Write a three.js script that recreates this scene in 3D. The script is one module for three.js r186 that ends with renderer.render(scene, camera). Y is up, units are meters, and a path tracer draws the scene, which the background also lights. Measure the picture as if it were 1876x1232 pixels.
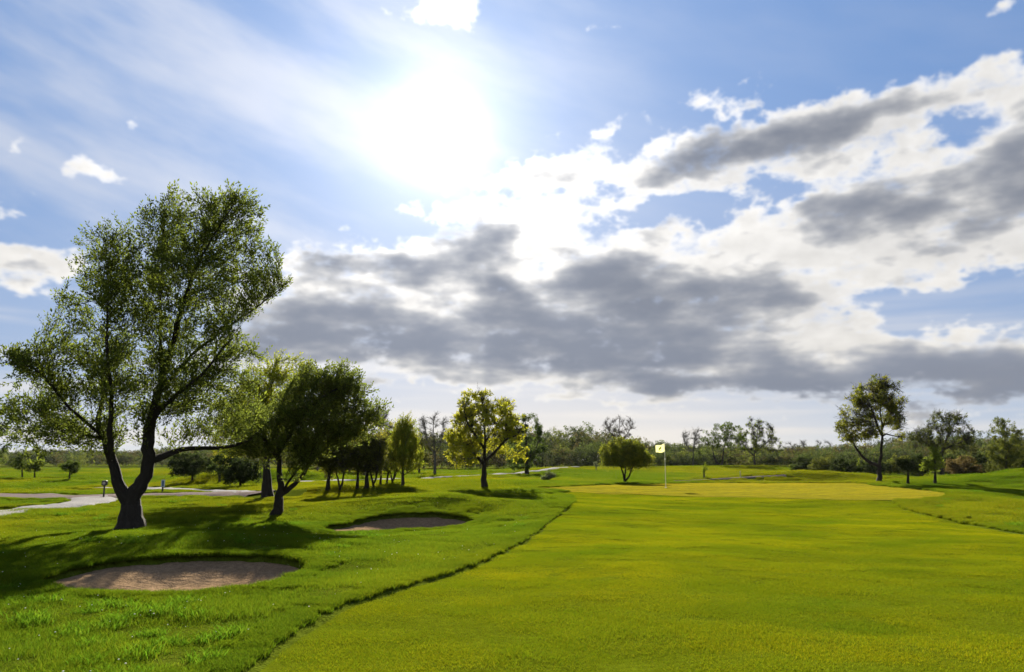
import * as THREE from 'three';
import { mergeGeometries } from 'three/addons/utils/BufferGeometryUtils.js';

// ---------------------------------------------------------------- camera, exposure
const W = 1876, H0 = 1232, F = 1431, HORIZON = 843, EYE = 1.7;      // photograph's size, lens and horizon in its own pixels
const PITCH = Math.atan((HORIZON - H0 / 2) / F);
const scene = new THREE.Scene();
const camera = new THREE.PerspectiveCamera(THREE.MathUtils.radToDeg(2 * Math.atan(H0 / 2 / F)), W / H0, 0.05, 4000);
camera.position.set(0, EYE, 0);
camera.rotation.x = PITCH;
const renderer = new THREE.WebGLRenderer({ antialias: true });
renderer.setSize(1024, 672);
renderer.toneMapping = THREE.LinearToneMapping;
const EXPOSURE = 4.2;
renderer.toneMappingExposure = EXPOSURE;
renderer.shadowMap.enabled = true;

// ---------------------------------------------------------------- random numbers and noise
function rng(seed) { let s = seed >>> 0; return () => { s = (s + 0x6d2b79f5) >>> 0; let t = s; t = Math.imul(t ^ (t >>> 15), t | 1); t ^= t + Math.imul(t ^ (t >>> 7), t | 61); return ((t ^ (t >>> 14)) >>> 0) / 4294967296; }; }
const hash = (x, y) => { let h = Math.imul(x, 374761393) + Math.imul(y, 668265263) | 0; h = Math.imul(h ^ (h >>> 13), 1274126177); return ((h ^ (h >>> 16)) >>> 0) / 4294967296; };
const sm = (t) => t * t * t * (t * (t * 6 - 15) + 10);
function grad(ix, iy, x, y) { const a = hash(ix, iy) * 6.2832; return Math.cos(a) * x + Math.sin(a) * y; }
function noise(x, y) {
  const ix = Math.floor(x), iy = Math.floor(y), fx = x - ix, fy = y - iy, u = sm(fx), v = sm(fy);
  const a = grad(ix, iy, fx, fy), b = grad(ix + 1, iy, fx - 1, fy), c = grad(ix, iy + 1, fx, fy - 1), d = grad(ix + 1, iy + 1, fx - 1, fy - 1);
  return (a + (b - a) * u + (c - a) * v + (a - b - c + d) * u * v) * 1.5;
}
function fbm(x, y, n = 5, g = 0.5) { let s = 0, a = 1, t = 0; for (let i = 0; i < n; i++) { s += a * noise(x, y); t += a; a *= g; x = x * 2.03 + 17.1; y = y * 2.03 - 9.7; } return s / t; }
const clamp = (x, a, b) => Math.min(b, Math.max(a, x)), lerp = (a, b, t) => a + (b - a) * t;
const ss = (a, b, x) => { const t = clamp((x - a) / (b - a), 0, 1); return t * t * (3 - 2 * t); };

// ---------------------------------------------------------------- from a pixel of the photograph to a direction
const CP = Math.cos(PITCH), SP = Math.sin(PITCH);
function dirOf(px, py) {
  const x = (px - W / 2) / F, y = (H0 / 2 - py) / F;
  return new THREE.Vector3(x, y * CP + SP, y * SP - CP).normalize();
}
const azEl = (px, py) => { const d = dirOf(px, py); return [Math.atan2(d.x, -d.z) * 180 / Math.PI, Math.asin(d.y) * 180 / Math.PI]; };

// ---------------------------------------------------------------- sky: air, high thin cloud and cumulus, by azimuth and elevation in degrees
const SUN_DIR = dirOf(800, 238), SUN_AE = azEl(800, 238);
const cover = [], thick = [];   // where cloud is, and where it is thick: azimuth, elevation, half width, half height, cos, sin of tilt, weight
function cloud(list, px, py, rx, ry, w = 1, tilt = 0) {
  const [a, e] = azEl(px, py), [a1] = azEl(px + 30, py), [, e1] = azEl(px, py - 30);
  list.push([a, e, rx * (a1 - a) / 30, ry * (e1 - e) / 30, Math.cos(tilt), Math.sin(tilt), w]);
}
[ // the long bank low in the middle
  [640, 590, 180, 65], [760, 610, 180, 70], [540, 600, 130, 65, 0.9], [640, 490, 170, 42, 0.9], [860, 470, 150, 70], [960, 590, 160, 90], [1060, 620, 180, 65], [1150, 540, 160, 85], [1220, 620, 150, 70], [960, 500, 120, 60, 0.9],
  [1330, 600, 130, 70], [1380, 530, 150, 60], [480, 640, 80, 35, 0.7], [1290, 690, 160, 34], [1440, 680, 170, 42], [1570, 670, 170, 48], [1730, 675, 180, 55], [1890, 680, 170, 60, 1.1], [1480, 600, 150, 30, 0.8, 0.1], [1600, 640, 120, 30, 0.8],
  // bright heads round and right of the sun
  [1000, 320, 100, 44, 0.85], [1055, 290, 50, 44, 0.8], [1100, 252, 34, 30, 0.8], [1040, 385, 75, 42, 0.85], [950, 410, 90, 44, 0.85], [1140, 470, 100, 44, 0.85], [1240, 490, 120, 44, 0.85], [870, 380, 90, 50, 0.6],
  // the long arm climbing to the upper right
  [1170, 315, 70, 36, 0.85], [1280, 280, 95, 50, 1, -0.12], [1400, 250, 100, 52, 1, -0.18], [1500, 232, 95, 52, 1, -0.2], [1600, 205, 95, 46, 1, -0.25], [1710, 180, 90, 44, 0.95, -0.2], [1790, 170, 60, 40, 0.8], [1270, 335, 100, 30, 0.8], [1450, 310, 110, 40, 0.62], [1850, 200, 70, 60, 0.85], [1880, 130, 50, 30, 0.8],
  // the wide mass on the right
  [1560, 360, 120, 62], [1660, 350, 120, 70, 0.95], [1780, 320, 110, 75], [1870, 290, 90, 80], [1480, 430, 140, 48], [1640, 440, 140, 60], [1780, 430, 120, 66], [1890, 410, 90, 90], [1650, 260, 60, 22, 0.6], [1400, 470, 130, 42, 0.9], [1560, 500, 150, 36, 0.85], [1700, 500, 80, 26, 0.65], [1330, 450, 80, 24, 0.7], [1470, 530, 100, 34, 0.85],
  // left side
  [160, 312, 40, 20, 0.9], [205, 325, 50, 17, 0.85, 0.25], [125, 318, 24, 15, 0.8], [38, 266, 28, 17, 0.74], [55, 345, 28, 12, 0.55], [248, 208, 22, 18, 0.56, -0.8], [15, 380, 46, 20, 0.7], [45, 485, 100, 34, 0.95], [125, 472, 46, 30, 0.8], [-50, 490, 90, 38, 0.95],
  // small ones high up and low down
  [815, 32, 42, 30, 1], [790, 6, 44, 22, 0.75], [850, 8, 24, 18, 0.7], [1090, 52, 34, 16, 0.75], [1300, 178, 46, 18, 0.8], [1860, 4, 30, 10, 0.55],
  [762, 706, 10, 6, 0.75], [792, 707, 9, 6, 0.72], [1000, 698, 190, 20, 0.62], [850, 685, 110, 16, 0.6], [650, 662, 110, 14, 0.62], [1150, 735, 150, 9, 0.42], [1780, 765, 120, 12, 0.5],
].forEach((b) => cloud(cover, ...b));
[
  [690, 492, 115, 25, 1, 0.08], [880, 447, 72, 32, 1], [600, 590, 150, 48, 1.1], [750, 625, 140, 46, 1.15], [520, 620, 90, 40, 1], [905, 525, 62, 22, 0.95, 0.5], [960, 605, 115, 62, 1.15], [1050, 650, 150, 38, 1.2], [1150, 560, 115, 66, 1.1], [1115, 495, 80, 28, 0.9], [1190, 645, 120, 38, 1.1],
  [1310, 610, 90, 36, 0.95], [1395, 545, 78, 34, 0.95], [1290, 530, 50, 28, 0.8], [1290, 700, 140, 20, 1.1], [1440, 692, 150, 30, 1.15], [1570, 695, 160, 34, 1.2], [1730, 697, 180, 40, 1.2], [1890, 700, 170, 46, 1.2], [1690, 655, 80, 18, 0.8],
  [1285, 288, 75, 26, 0.95, -0.12], [1390, 262, 90, 30, 1.0, -0.2], [1490, 240, 80, 28, 0.9, -0.2], [1590, 215, 70, 22, 0.7, -0.25], [1720, 195, 70, 16, 0.5], [1250, 302, 40, 18, 0.8],
  [1560, 368, 80, 36, 0.9], [1650, 395, 80, 26, 0.75], [1740, 345, 90, 30, 0.85, -0.4], [1850, 290, 70, 44, 0.95], [1880, 370, 60, 40, 0.8], [1800, 412, 70, 20, 0.7], [1510, 405, 44, 22, 0.7], [1700, 462, 50, 14, 0.5], [55, 490, 44, 10, 0.42],
].forEach((b) => cloud(thick, ...b));
function air(az, el, g) {                                             // clear air, as display values; g = degrees from the sun
  const e = Math.max(el, 0), lowness = Math.exp(-e / 7), away = ss(10, 70, g);
  const hi = [0.105 - 0.04 * away, 0.265 - 0.08 * away, 0.62 - 0.14 * away], lo = [0.66 - 0.14 * away, 0.71 - 0.12 * away, 0.76 - 0.08 * away], mid = Math.exp(-e / 24) * 0.5;
  const c = [0, 1, 2].map((i) => lerp(lerp(hi[i], [0.40, 0.58, 0.84][i], mid), lo[i], lowness));
  const warm = Math.exp(-Math.pow((az - SUN_AE[0] - 8) / 22, 2)) * Math.exp(-e / 9);
  c[0] += 0.34 * warm; c[1] += 0.19 * warm; c[2] -= 0.02 * warm;
  const glow = 1.1 * Math.exp(-Math.pow(g / 2.4, 2)) + 0.80 * Math.exp(-g / 5.2) + 0.40 * Math.exp(-g / 13);
  c[0] += glow; c[1] += glow * 0.985; c[2] += glow * 0.95;
  return c;
}
const flatten = (el) => el + 9 * (1 - Math.exp(-el / 10));               // cloud shapes grow flatter towards the horizon
function field(list, x, y, sharp = 0.7) {
  let B = 0;
  for (const [a, e, rx, ry, c, s, w] of list) {
    const dx = x - a, dy = y - e;
    if (Math.abs(dx) > 2.7 * (rx + ry) || Math.abs(dy) > 2.7 * (rx * Math.abs(s) + ry)) continue;
    const u = (dx * c - dy * s) / rx, v = (dx * s + dy * c) / ry, q = u * u + v * v;
    if (q < 7) B += w * Math.exp(-q * sharp) * (1 - B / 1.2);
  }
  return B;
}
function cloudAt(az, el) {                                             // [how much cloud, how thick]
  const v = flatten(el), wx = fbm(az * 0.15 + 3, v * 0.15, 3), wy = fbm(az * 0.15 - 40, v * 0.15 + 11, 3);
  const x = az + wx * 1.8 + 0.5 * fbm(az * 0.8, v * 0.8, 2), y = el + wy * 0.9 + 0.3 * fbm(az * 0.8 + 30, v * 0.8, 2);
  let B = field(cover, x, y), K = 0;
  const far = clamp(ss(36, 46, Math.abs(az)) + ss(36, 44, el), 0, 1);   // past the photograph's edges the same kind of sky goes on
  if (far > 0) B = lerp(B, clamp(0.45 + 1.5 * fbm(az * 0.035 + 60, v * 0.08 + 5, 4) + 0.25 * Math.exp(-el / 12), 0, 1.2), far);
  if (B < 0.03) return [0, 0];
  if (far < 1) K = field(thick, x, y, 0.85);
  if (far > 0) K = lerp(K, clamp(B * 1.1 - 0.25, 0, 1), far);
  const n1 = fbm(az * 0.24 + 7, v * 0.44 - 3, 6, 0.53), n2 = 1 - 2 * Math.abs(fbm(az * 0.7 - 13, v * 0.85 + 29, 4, 0.52));
  const rough = 1.05 * n1 + 0.26 * (n2 - 0.55);
  const C = clamp((B + rough * (1.1 - 0.5 * ss(0.75, 1.1, B)) - 0.54) * 1.5, 0, 1.2) * ss(0, 2.5, el);
  const n3 = fbm(az * 0.24 - 70, v * 0.55 + 17, 5, 0.52);
  return [C, ss(0, 0.55, C) * clamp(K * 1.2 + 0.85 * n3 + 0.5 * n1 - 0.26, 0, 1.2)];
}
function skyTexture() {
  const TW = 4096, TH = 2048, data = new Float32Array(TW * TH * 4), deg = 360 / TW;
  const much = new Float32Array(TW * TH), deep = new Float32Array(TW * TH);
  const azOf = (c) => { const a = (c + 0.5) * deg - 90; return a > 180 ? a - 360 : a; };   // azimuth 0 is -z; a column's angle in the texture is atan2(z, x)
  const fine = (az, el) => Math.abs(az) < 42 && el < 42;
  for (let r = TH / 2; r < TH; r++) {
    const el = (r + 0.5) * deg - 90;
    for (let c = 0; c < TW; c++) {
      const az = azOf(c), n = r * TW + c;
      if (fine(az, el)) [much[n], deep[n]] = cloudAt(az, el);
      else if (c % 4 === 0 && r % 4 === 0) { const [m, k] = cloudAt(az, el); for (let j = 0; j < 4; j++) for (let i = 0; i < 4; i++) if (r + j < TH && !fine(azOf(c + i), (r + j + 0.5) * deg - 90)) { much[n + j * TW + i] = m; deep[n + j * TW + i] = k; } }
    }
  }
  const SW = TW / 4, SH = TH / 4, soft = new Float32Array(SW * SH);
  for (let r = 0; r < TH; r++) for (let c = 0; c < TW; c++) soft[(r >> 2) * SW + (c >> 2)] += (0.35 * much[r * TW + c] + deep[r * TW + c]) / 16;
  for (let pass = 0; pass < 2; pass++) { const old = soft.slice(); for (let r = 1; r < SH - 1; r++) for (let c = 0; c < SW; c++) { let s = 0; for (let j = -1; j < 2; j++) for (let i = -1; i < 2; i++) s += old[(r + j) * SW + (c + i + SW) % SW]; soft[r * SW + c] = s / 9; } }
  const softAt = (c, r) => { const x = c / 4 - 0.5, y = clamp(r / 4 - 0.5, SH / 2, SH - 2), x0 = Math.floor(x), y0 = Math.floor(y), fx = x - x0, fy = y - y0, a = (x0 + SW) % SW, b = (x0 + 1 + SW) % SW; return lerp(lerp(soft[y0 * SW + a], soft[y0 * SW + b], fx), lerp(soft[(y0 + 1) * SW + a], soft[(y0 + 1) * SW + b], fx), fy); };
  for (let r = TH / 2; r < TH; r++) {
    const el = (r + 0.5) * deg - 90, ce = Math.cos(el * Math.PI / 180), se = Math.sin(el * Math.PI / 180), v = flatten(el);
    for (let c = 0; c < TW; c++) {
      const az = azOf(c), isFine = fine(az, el), n = r * TW + c, o = n * 4;
      const cosG = ce * Math.sin(az * Math.PI / 180) * SUN_DIR.x + se * SUN_DIR.y - ce * Math.cos(az * Math.PI / 180) * SUN_DIR.z;
      const g = Math.acos(clamp(cosG, -1, 1)) * 180 / Math.PI;
      const col = air(az, el, g);
      // high thin cloud: broad veils and long streaks
      const st = fbm((az * 0.045 - el * 0.02) + 40, (el * 0.17 + az * 0.05) - 7, isFine ? 6 : 4, 0.55), band = fbm(az * 0.05 + 3, v * 0.5 + 50, 4);
      const veil = clamp(ss(-0.45, 0.6, st) * 0.5 * ss(8, 15, el) * (0.22 + 0.78 * ss(16, -8, az)) + ss(-0.15, 0.5, band) * 0.6 * ss(13, 6, el), 0, 1);
      const bright = 0.84 + 0.8 * Math.exp(-g / 12), low = Math.exp(-Math.max(el, 0) / 8);
      for (let i = 0; i < 3; i++) col[i] = lerp(col[i], bright * [1, lerp(0.985, 0.93, low), lerp(0.98, 0.84, low)][i], veil);
      const C = much[n];
      if (C > 0) {
        let L = 0, da = SUN_AE[0] - az, de = SUN_AE[1] - el;             // the cloud between this bit and the sun
        const len = Math.hypot(da, de) || 1; da /= len; de /= len;
        if (Math.abs(az) > 75) { da = 0; de = 1; }
        const reach = Math.min(1, len / 3);
        for (let k = 1; k <= 6; k++) { const s = (0.2 + 0.1 * k) * k * reach; L += softAt(c + da * s / deg, r + de * s / deg) * 0.22; }
        const lit = Math.exp(-L * 0.8), K = deep[n], front = ss(40, 110, g), warm = Math.exp(-Math.max(el, 0) / 7);
        let b = clamp(Math.exp(-2.15 * Math.pow(K, 1.05)) * (0.62 + 0.46 * lit), 0, 1);
        b = lerp(b, 0.85 - 0.35 * K, front);                           // clouds away from the sun are lit from the viewer's side
        const top = (0.80 + 0.9 * Math.exp(-g / 12)) * (1 + 0.16 * fbm(az * 0.5 + 20, v * 0.7, 4)) * (1 + 0.22 * ss(0.9, 0.3, C)), dark = 0.215 + 0.12 * Math.exp(-g / 10) + 0.04 * ss(14, 8, el), a = ss(0, 0.8, C);
        const hiC = [top, top * lerp(0.985, 0.94, warm), top * lerp(0.96, 0.83, warm)], shadeK = dark * (0.9 + 0.4 * lit), loC = [shadeK * 0.84, shadeK * 0.96, shadeK * 1.24];
        for (let i = 0; i < 3; i++) col[i] = lerp(col[i], lerp(loC[i], hiC[i], b), a);
      }
      data[o] = col[0] / EXPOSURE; data[o + 1] = col[1] / EXPOSURE; data[o + 2] = col[2] / EXPOSURE; data[o + 3] = 1;
    }
  }
  for (let r = 0; r < TH / 2; r++) for (let c = 0; c < TW; c++) { const o = (r * TW + c) * 4; data[o] = 0.25 / EXPOSURE; data[o + 1] = 0.27 / EXPOSURE; data[o + 2] = 0.26 / EXPOSURE; data[o + 3] = 1; }
  const t = new THREE.DataTexture(data, TW, TH, THREE.RGBAFormat, THREE.FloatType);
  t.mapping = THREE.EquirectangularReflectionMapping; t.magFilter = THREE.LinearFilter; t.minFilter = THREE.LinearFilter; t.needsUpdate = true;
  return t;
}
scene.background = skyTexture();
scene.environment = scene.background;

// ---------------------------------------------------------------- sun
const sun = new THREE.DirectionalLight(new THREE.Color(1, 0.93, 0.80), 5);
sun.position.copy(SUN_DIR).multiplyScalar(150);
sun.castShadow = true; sun.shadow.radius = 1.2; sun.shadow.mapSize.set(4096, 4096);
Object.assign(sun.shadow.camera, { left: -70, right: 70, top: 60, bottom: -60, near: 1, far: 400 });
scene.add(sun, sun.target);

// ---------------------------------------------------------------- terrain height; x to the right, d = -z ahead
const bumps = [ // x, d, half width, half depth, height
  [31, 41, 7, 4.8, 1.25], [23.6, 63, 5.4, 1.7, 0.78], [15, 97, 17, 9, 0.7], [-1.5, 44, 9, 9, 0.34], [14, 48, 13, 11, 0.16],
  [-3.1, 29.8, 2.0, 0.7, 0.28], [-0.6, 30.5, 1.6, 0.8, 0.2], [-6.8, 34.6, 2.6, 0.6, 0.36], [-3.3, 26.4, 2.8, 1.1, 0.42], [-5.6, 15.6, 2.6, 1.3, 0.22],
  [-18.5, 54, 3.4, 1.9, 0.95], [-13, 57, 3, 3, 0.5], [0.4, 22, 3.0, 6, 0.16], [16.8, 31, 4, 4, 0.35], [-24, 75, 14, 8, 0.5], [-2.6, 20.5, 2.5, 3, -0.22], [5, 70, 8, 5, 0.25], [33, 90, 12, 10, 0.5],
];
function rawHeight(x, d) {
  let h = 0;
  for (const [bx, bd, sx, sd, a] of bumps) { const u = (x - bx) / sx, v = (d - bd) / sd, q = u * u + v * v; if (q < 18) h += a * Math.exp(-q / 2); }
  const near = ss(2, 14, d);
  h += near * (0.05 * noise(x * 0.23 + 5, d * 0.23) + 0.16 * noise(x * 0.06 + 9, d * 0.06 + 3) * ss(15, 60, d));
  const cut = d < 10.6 ? -2.3 + (d - 6.4) * 0.12 : d < 15 ? -1.8 + (d - 10.6) * 0.32 : -0.4 + (d - 15) * 0.15, wild = ss(0.3, 2.5, cut - x) + ss(0.5, 3, x - (d < 35 ? 12.8 + (d - 19.5) * 0.28 : 19 + (d - 35) * 0.3));
  h += 0.02 * noise(x * 0.8, d * 0.9 + 40) + 0.009 * noise(x * 1.9, d * 2.3 + 70) + wild * near * (0.035 * noise(x * 0.75 + 60, d * 0.95) + 0.07 * noise(x * 0.3 + 20, d * 0.42 + 8));
  return h * ss(420, 200, d);
}
function groundAt(px, py, height = rawHeight) {                          // where the sight line through a pixel meets the ground
  const r = dirOf(px, py); let t0 = 2, t = 2;
  for (; t < 900; t += 0.05 + t * 0.004) { if (EYE + r.y * t < height(r.x * t, -r.z * t)) break; t0 = t; }
  for (let i = 0; i < 24; i++) { const m = (t0 + t) / 2; if (EYE + r.y * m < height(r.x * m, -r.z * m)) t = m; else t0 = m; }
  return [r.x * t, -r.z * t];
}
const outline = (list) => list.map(([px, py]) => groundAt(px, py));
function smoothClosed(p, n = 6) { const c = new THREE.CatmullRomCurve3(p.map(([x, d]) => new THREE.Vector3(x, 0, d)), true, 'centripetal'); return c.getPoints(p.length * n).slice(0, -1).map((v) => [v.x, v.z]); }
function signed(poly, x, d) {                                           // distance to an outline, negative inside
  let best = 1e9, inside = false;
  for (let i = 0, j = poly.length - 1; i < poly.length; j = i++) {
    const [ax, ay] = poly[j], [bx, by] = poly[i], ex = bx - ax, ey = by - ay, t = clamp(((x - ax) * ex + (d - ay) * ey) / (ex * ex + ey * ey + 1e-12), 0, 1);
    const q = (x - ax - ex * t) ** 2 + (d - ay - ey * t) ** 2; if (q < best) best = q;
    if ((ay > d) !== (by > d) && x < ax + (d - ay) / (by - ay) * ex) inside = !inside;
  }
  return inside ? -Math.sqrt(best) : Math.sqrt(best);
}
function boxed(poly) { const xs = poly.map((p) => p[0]), ds = poly.map((p) => p[1]), b = [Math.min(...xs), Math.max(...xs), Math.min(...ds), Math.max(...ds)]; return (x, d, pad = 1.2) => (x < b[0] - pad || x > b[1] + pad || d < b[2] - pad || d > b[3] + pad) ? 99 : signed(poly, x, d); }
const greenPoly = smoothClosed(outline([[980, 894], [1060, 891], [1200, 887], [1350, 885], [1500, 886], [1600, 889.5], [1690, 898], [1738, 909], [1690, 914.5], [1610, 917], [1500, 914], [1350, 911], [1200, 907], [1080, 903], [1020, 899]]), 4);
const fairwayPoly = [...outline([[430, 1236], [485, 1195], [560, 1142], [640, 1103], [720, 1078], [800, 1056], [862, 1036], [920, 1010], [968, 984], [1008, 952], [1034, 932], [1050, 918], [1046, 909], [1010, 901], [1080, 902], [1200, 905], [1350, 909], [1500, 912], [1610, 915], [1642, 918], [1652, 928], [1700, 943], [1760, 957], [1820, 968], [1876, 977], [1960, 991]]), [16, 12], [17, 4], [16, -6], [-3.4, -6], [-3.1, 2]];
const bunkerPolyA = smoothClosed(outline([[62, 1062], [130, 1042], [220, 1026], [320, 1018], [420, 1016], [515, 1019], [566, 1033], [548, 1056], [480, 1076], [385, 1087], [270, 1092], [155, 1089], [85, 1078]]));
const bunkerPolyB = smoothClosed(outline([[582, 970], [635, 957], [690, 945], [750, 940], [812, 941], [856, 947], [874, 956], [836, 966], [762, 972], [690, 976], [622, 978]]));
const sdGreen = boxed(greenPoly), sdFair = (x, d, pad) => Math.min(boxedFair(x, d, pad), sdGreen(x, d, pad)), boxedFair = boxed(fairwayPoly), sdA = boxed(bunkerPolyA), sdB = boxed(bunkerPolyB);
function ribbon(pts, n = 60) { const g = pts.map(([px, py]) => { const [x, d] = groundAt(px, py); return new THREE.Vector3(x, 0, d); }); return new THREE.CatmullRomCurve3(g, false, 'centripetal').getPoints(n).map((v) => [v.x, v.z]); }
const paths = [
  { line: ribbon([[-90, 953], [0, 941.5], [60, 935.5], [110, 930], [150, 924], [172, 918], [165, 912.5]]), w: 2.1, mat: 'concrete', name: 'concrete_path', label: 'pale concrete cart path bending into the gravel road' },
  { line: ribbon([[-120, 911], [0, 911], [120, 911], [230, 910], [320, 907.5], [420, 906], [480, 905.5]]), w: 3.8, w2: 1.8, mat: 'gravel', name: 'gravel_road', label: 'pinkish gravel road running behind the big twin-trunked tree' },
  { line: ribbon([[182, 895.5], [250, 895], [310, 897.5], [380, 901], [450, 904.5]]), w: 1.5, mat: 'concrete', name: 'concrete_path', label: 'narrow pale path joining the gravel road by the blue sign' },
  { line: ribbon([[540, 885], [600, 883.5], [660, 882], [720, 880], [790, 877], [850, 873.5], [905, 871], [960, 866.5], [1005, 861], [1040, 857.6], [1056, 857.4]], 90), w: 1.4, mat: 'concrete', name: 'concrete_path', label: 'far pale cart path climbing the rise behind the golden tree' },
  { line: ribbon([[1235, 883], [1300, 880.5], [1370, 876.5], [1440, 873]]), w: 0.35, mat: 'gravel', name: 'gravel_path', label: 'thin gravel path passing behind the putting green' },
];
function nearPath(x, d) { let best = 99; for (const p of paths) for (let i = 0; i < p.line.length - 1; i++) { const [ax, ay] = p.line[i], [bx, by] = p.line[i + 1], ex = bx - ax, ey = by - ay; if (Math.abs(x - ax) > 9 || Math.abs(d - ay) > 9) continue; const t = clamp(((x - ax) * ex + (d - ay) * ey) / (ex * ex + ey * ey + 1e-9), 0, 1); best = Math.min(best, Math.hypot(x - ax - ex * t, d - ay - ey * t) - p.w / 2); } return best; }

// ---------------------------------------------------------------- helpers for naming
const taken = {};
function numbered(name) { const n = taken[name] = (taken[name] ?? -1) + 1; return n ? `${name}_${String(n).padStart(3, '0')}` : name; }
function place(o, name, label, category, group, kind) {
  o.name = numbered(name); if (label) o.userData.label = label; if (category) o.userData.category = category; if (group) o.userData.group = group; if (kind) o.userData.kind = kind;
  o.traverse((m) => { if (m.isMesh) { m.castShadow = true; m.receiveShadow = true; } });
  scene.add(o); return o;
}
function part(name, geometry, material, parent) { const m = new THREE.Mesh(geometry, material); m.name = name; m.castShadow = m.receiveShadow = true; parent.add(m); return m; }

// ---------------------------------------------------------------- textures
function grain(n, f, scaleBytes = true) { const data = new Uint8Array(n * n * 4); for (let y = 0; y < n; y++) for (let x = 0; x < n; x++) { const c = f(x / n, y / n, x, y); for (let i = 0; i < 3; i++) data[(y * n + x) * 4 + i] = clamp(c[i] * 255, 0, 255); data[(y * n + x) * 4 + 3] = 255; } const t = new THREE.DataTexture(data, n, n); t.wrapS = t.wrapT = THREE.RepeatWrapping; t.magFilter = THREE.LinearFilter; t.minFilter = THREE.LinearMipmapLinearFilter; t.generateMipmaps = true; t.needsUpdate = true; return t; }
const rt = rng(5);
const speckle = grain(512, (u, v, x, y) => { const a = 0.62 + 0.22 * noise(x / 5, y / 5) + 0.16 * noise(x / 21, y / 21) + 0.16 * (hash(x, y) - 0.5); return [a, a, a]; });
const barkBump = grain(256, (u, v, x, y) => { const r = Math.abs(noise(x / 9 + 2 * noise(x / 30, y / 60), y / 42)), a = 0.25 + 0.8 * r + 0.15 * noise(x / 3, y / 5); return [a, a, a]; });
const sandBump = grain(512, (u, v, x, y) => { const a = 0.5 + 0.10 * Math.sin(y * 0.2 + 5 * noise(x / 70, y / 70)) * clamp(noise(x / 110, y / 110 + 5) * 2, 0, 1) + 0.32 * noise(x / 24, y / 24) + 0.22 * noise(x / 7, y / 7) + 0.2 * (hash(x, y) - 0.5); return [a, a, a]; });

// ---------------------------------------------------------------- ground
function axis(stops) { const out = []; for (let i = 0; i < stops.length - 1; i++) { const [a, s] = stops[i], [b, s2] = stops[i + 1]; let x = a; while (x < b - 1e-6) { out.push(x); x += lerp(s, s2, (x - a) / (b - a)); } } out.push(stops[stops.length - 1][0]); return out; }
const wearAt = (x, d) => 0.5 + 0.5 * fbm(x * 0.11, d * 0.07 + 8, 4);
function sheetNormals(g) { g.computeVertexNormals(); return g; }
{
  const xs = axis([[-1800, 300], [-300, 30], [-90, 2.2], [-30, 0.5], [-12, 0.16], [1, 0.2], [16, 0.4], [45, 1.6], [110, 10], [300, 60], [1800, 300]]);
  const ds = axis([[-40, 6], [0, 0.6], [6, 0.3], [9, 0.15], [17, 0.17], [30, 0.3], [60, 0.6], [110, 1.4], [220, 8], [420, 40], [2400, 400]]);
  const pos = [], col = [], uv = [], idx = [], nx = xs.length;
  for (const d of ds) for (const x of xs) {
    let h = rawHeight(x, d);
    const f = d < 75 && x > -6 && x < 40 ? sdFair(x, d) : 99;
    h -= ss(0.0, 0.35, -f) * (0.07 + 0.0012 * d);
    const a = Math.min(sdA(x, d), sdB(x, d)); h -= 0.55 * ss(0, 0.4, -a);
    pos.push(x, h, -d); uv.push(x / 3, d / 3);
    const m = wearAt(x, d), fieldTan = ss(0.55, 0.8, 0.5 + 0.5 * noise(x * 0.02 + 3, d * 0.05)) * ss(75, 140, d);
    col.push(lerp(0.070, 0.105, m) + 0.04 * fieldTan, lerp(0.105, 0.122, m) + 0.01 * fieldTan, lerp(0.008, 0.010, m) + 0.01 * fieldTan);
  }
  for (let j = 0; j < ds.length - 1; j++) for (let i = 0; i < nx - 1; i++) { const a = j * nx + i; idx.push(a, a + 1, a + nx, a + 1, a + nx + 1, a + nx); }
  const g = new THREE.BufferGeometry();
  g.setAttribute('position', new THREE.Float32BufferAttribute(pos, 3)); g.setAttribute('color', new THREE.Float32BufferAttribute(col, 3)); g.setAttribute('uv', new THREE.Float32BufferAttribute(uv, 2)); g.setIndex(idx); sheetNormals(g);
  place(new THREE.Mesh(g, new THREE.MeshPhysicalMaterial({ specularIntensity: 0, vertexColors: true, map: speckle, bumpMap: speckle, bumpScale: 0.03, roughness: 1 })), 'ground', 'rolling green turf ground of the golf course', null, null, 'structure');
}
// a sheet over an outline that every row crosses once
function sheet(poly, rows, cols, height, colour) {
  const ds = poly.map((p) => p[1]), d0 = Math.min(...ds), d1 = Math.max(...ds), pos = [], col = [], uv = [], idx = [];
  for (let r = 0; r <= rows; r++) {
    const t = r / rows, d = clamp(d0 + (d1 - d0) * (d0 < 0 ? Math.pow(t, 1.6) : t), d0 + 1e-4, d1 - 1e-4), cut = [];
    for (let i = 0, j = poly.length - 1; i < poly.length; j = i++) { const [ax, ay] = poly[j], [bx, by] = poly[i]; if ((ay > d) !== (by > d)) cut.push(ax + (d - ay) / (by - ay) * (bx - ax)); }
    const a = Math.min(...cut), b = Math.max(...cut);
    for (let c = 0; c <= cols; c++) { const x = lerp(a, b, c / cols); pos.push(x, height(x, d), -d); uv.push(x / 2, d / 2); col.push(...colour(x, d)); }
  }
  for (let r = 0; r < rows; r++) for (let c = 0; c < cols; c++) { const a = r * (cols + 1) + c; idx.push(a, a + 1, a + cols + 1, a + 1, a + cols + 2, a + cols + 1); }
  const g = new THREE.BufferGeometry();
  g.setAttribute('position', new THREE.Float32BufferAttribute(pos, 3)); g.setAttribute('color', new THREE.Float32BufferAttribute(col, 3)); g.setAttribute('uv', new THREE.Float32BufferAttribute(uv, 2)); g.setIndex(idx);
  return sheetNormals(g);
}
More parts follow.
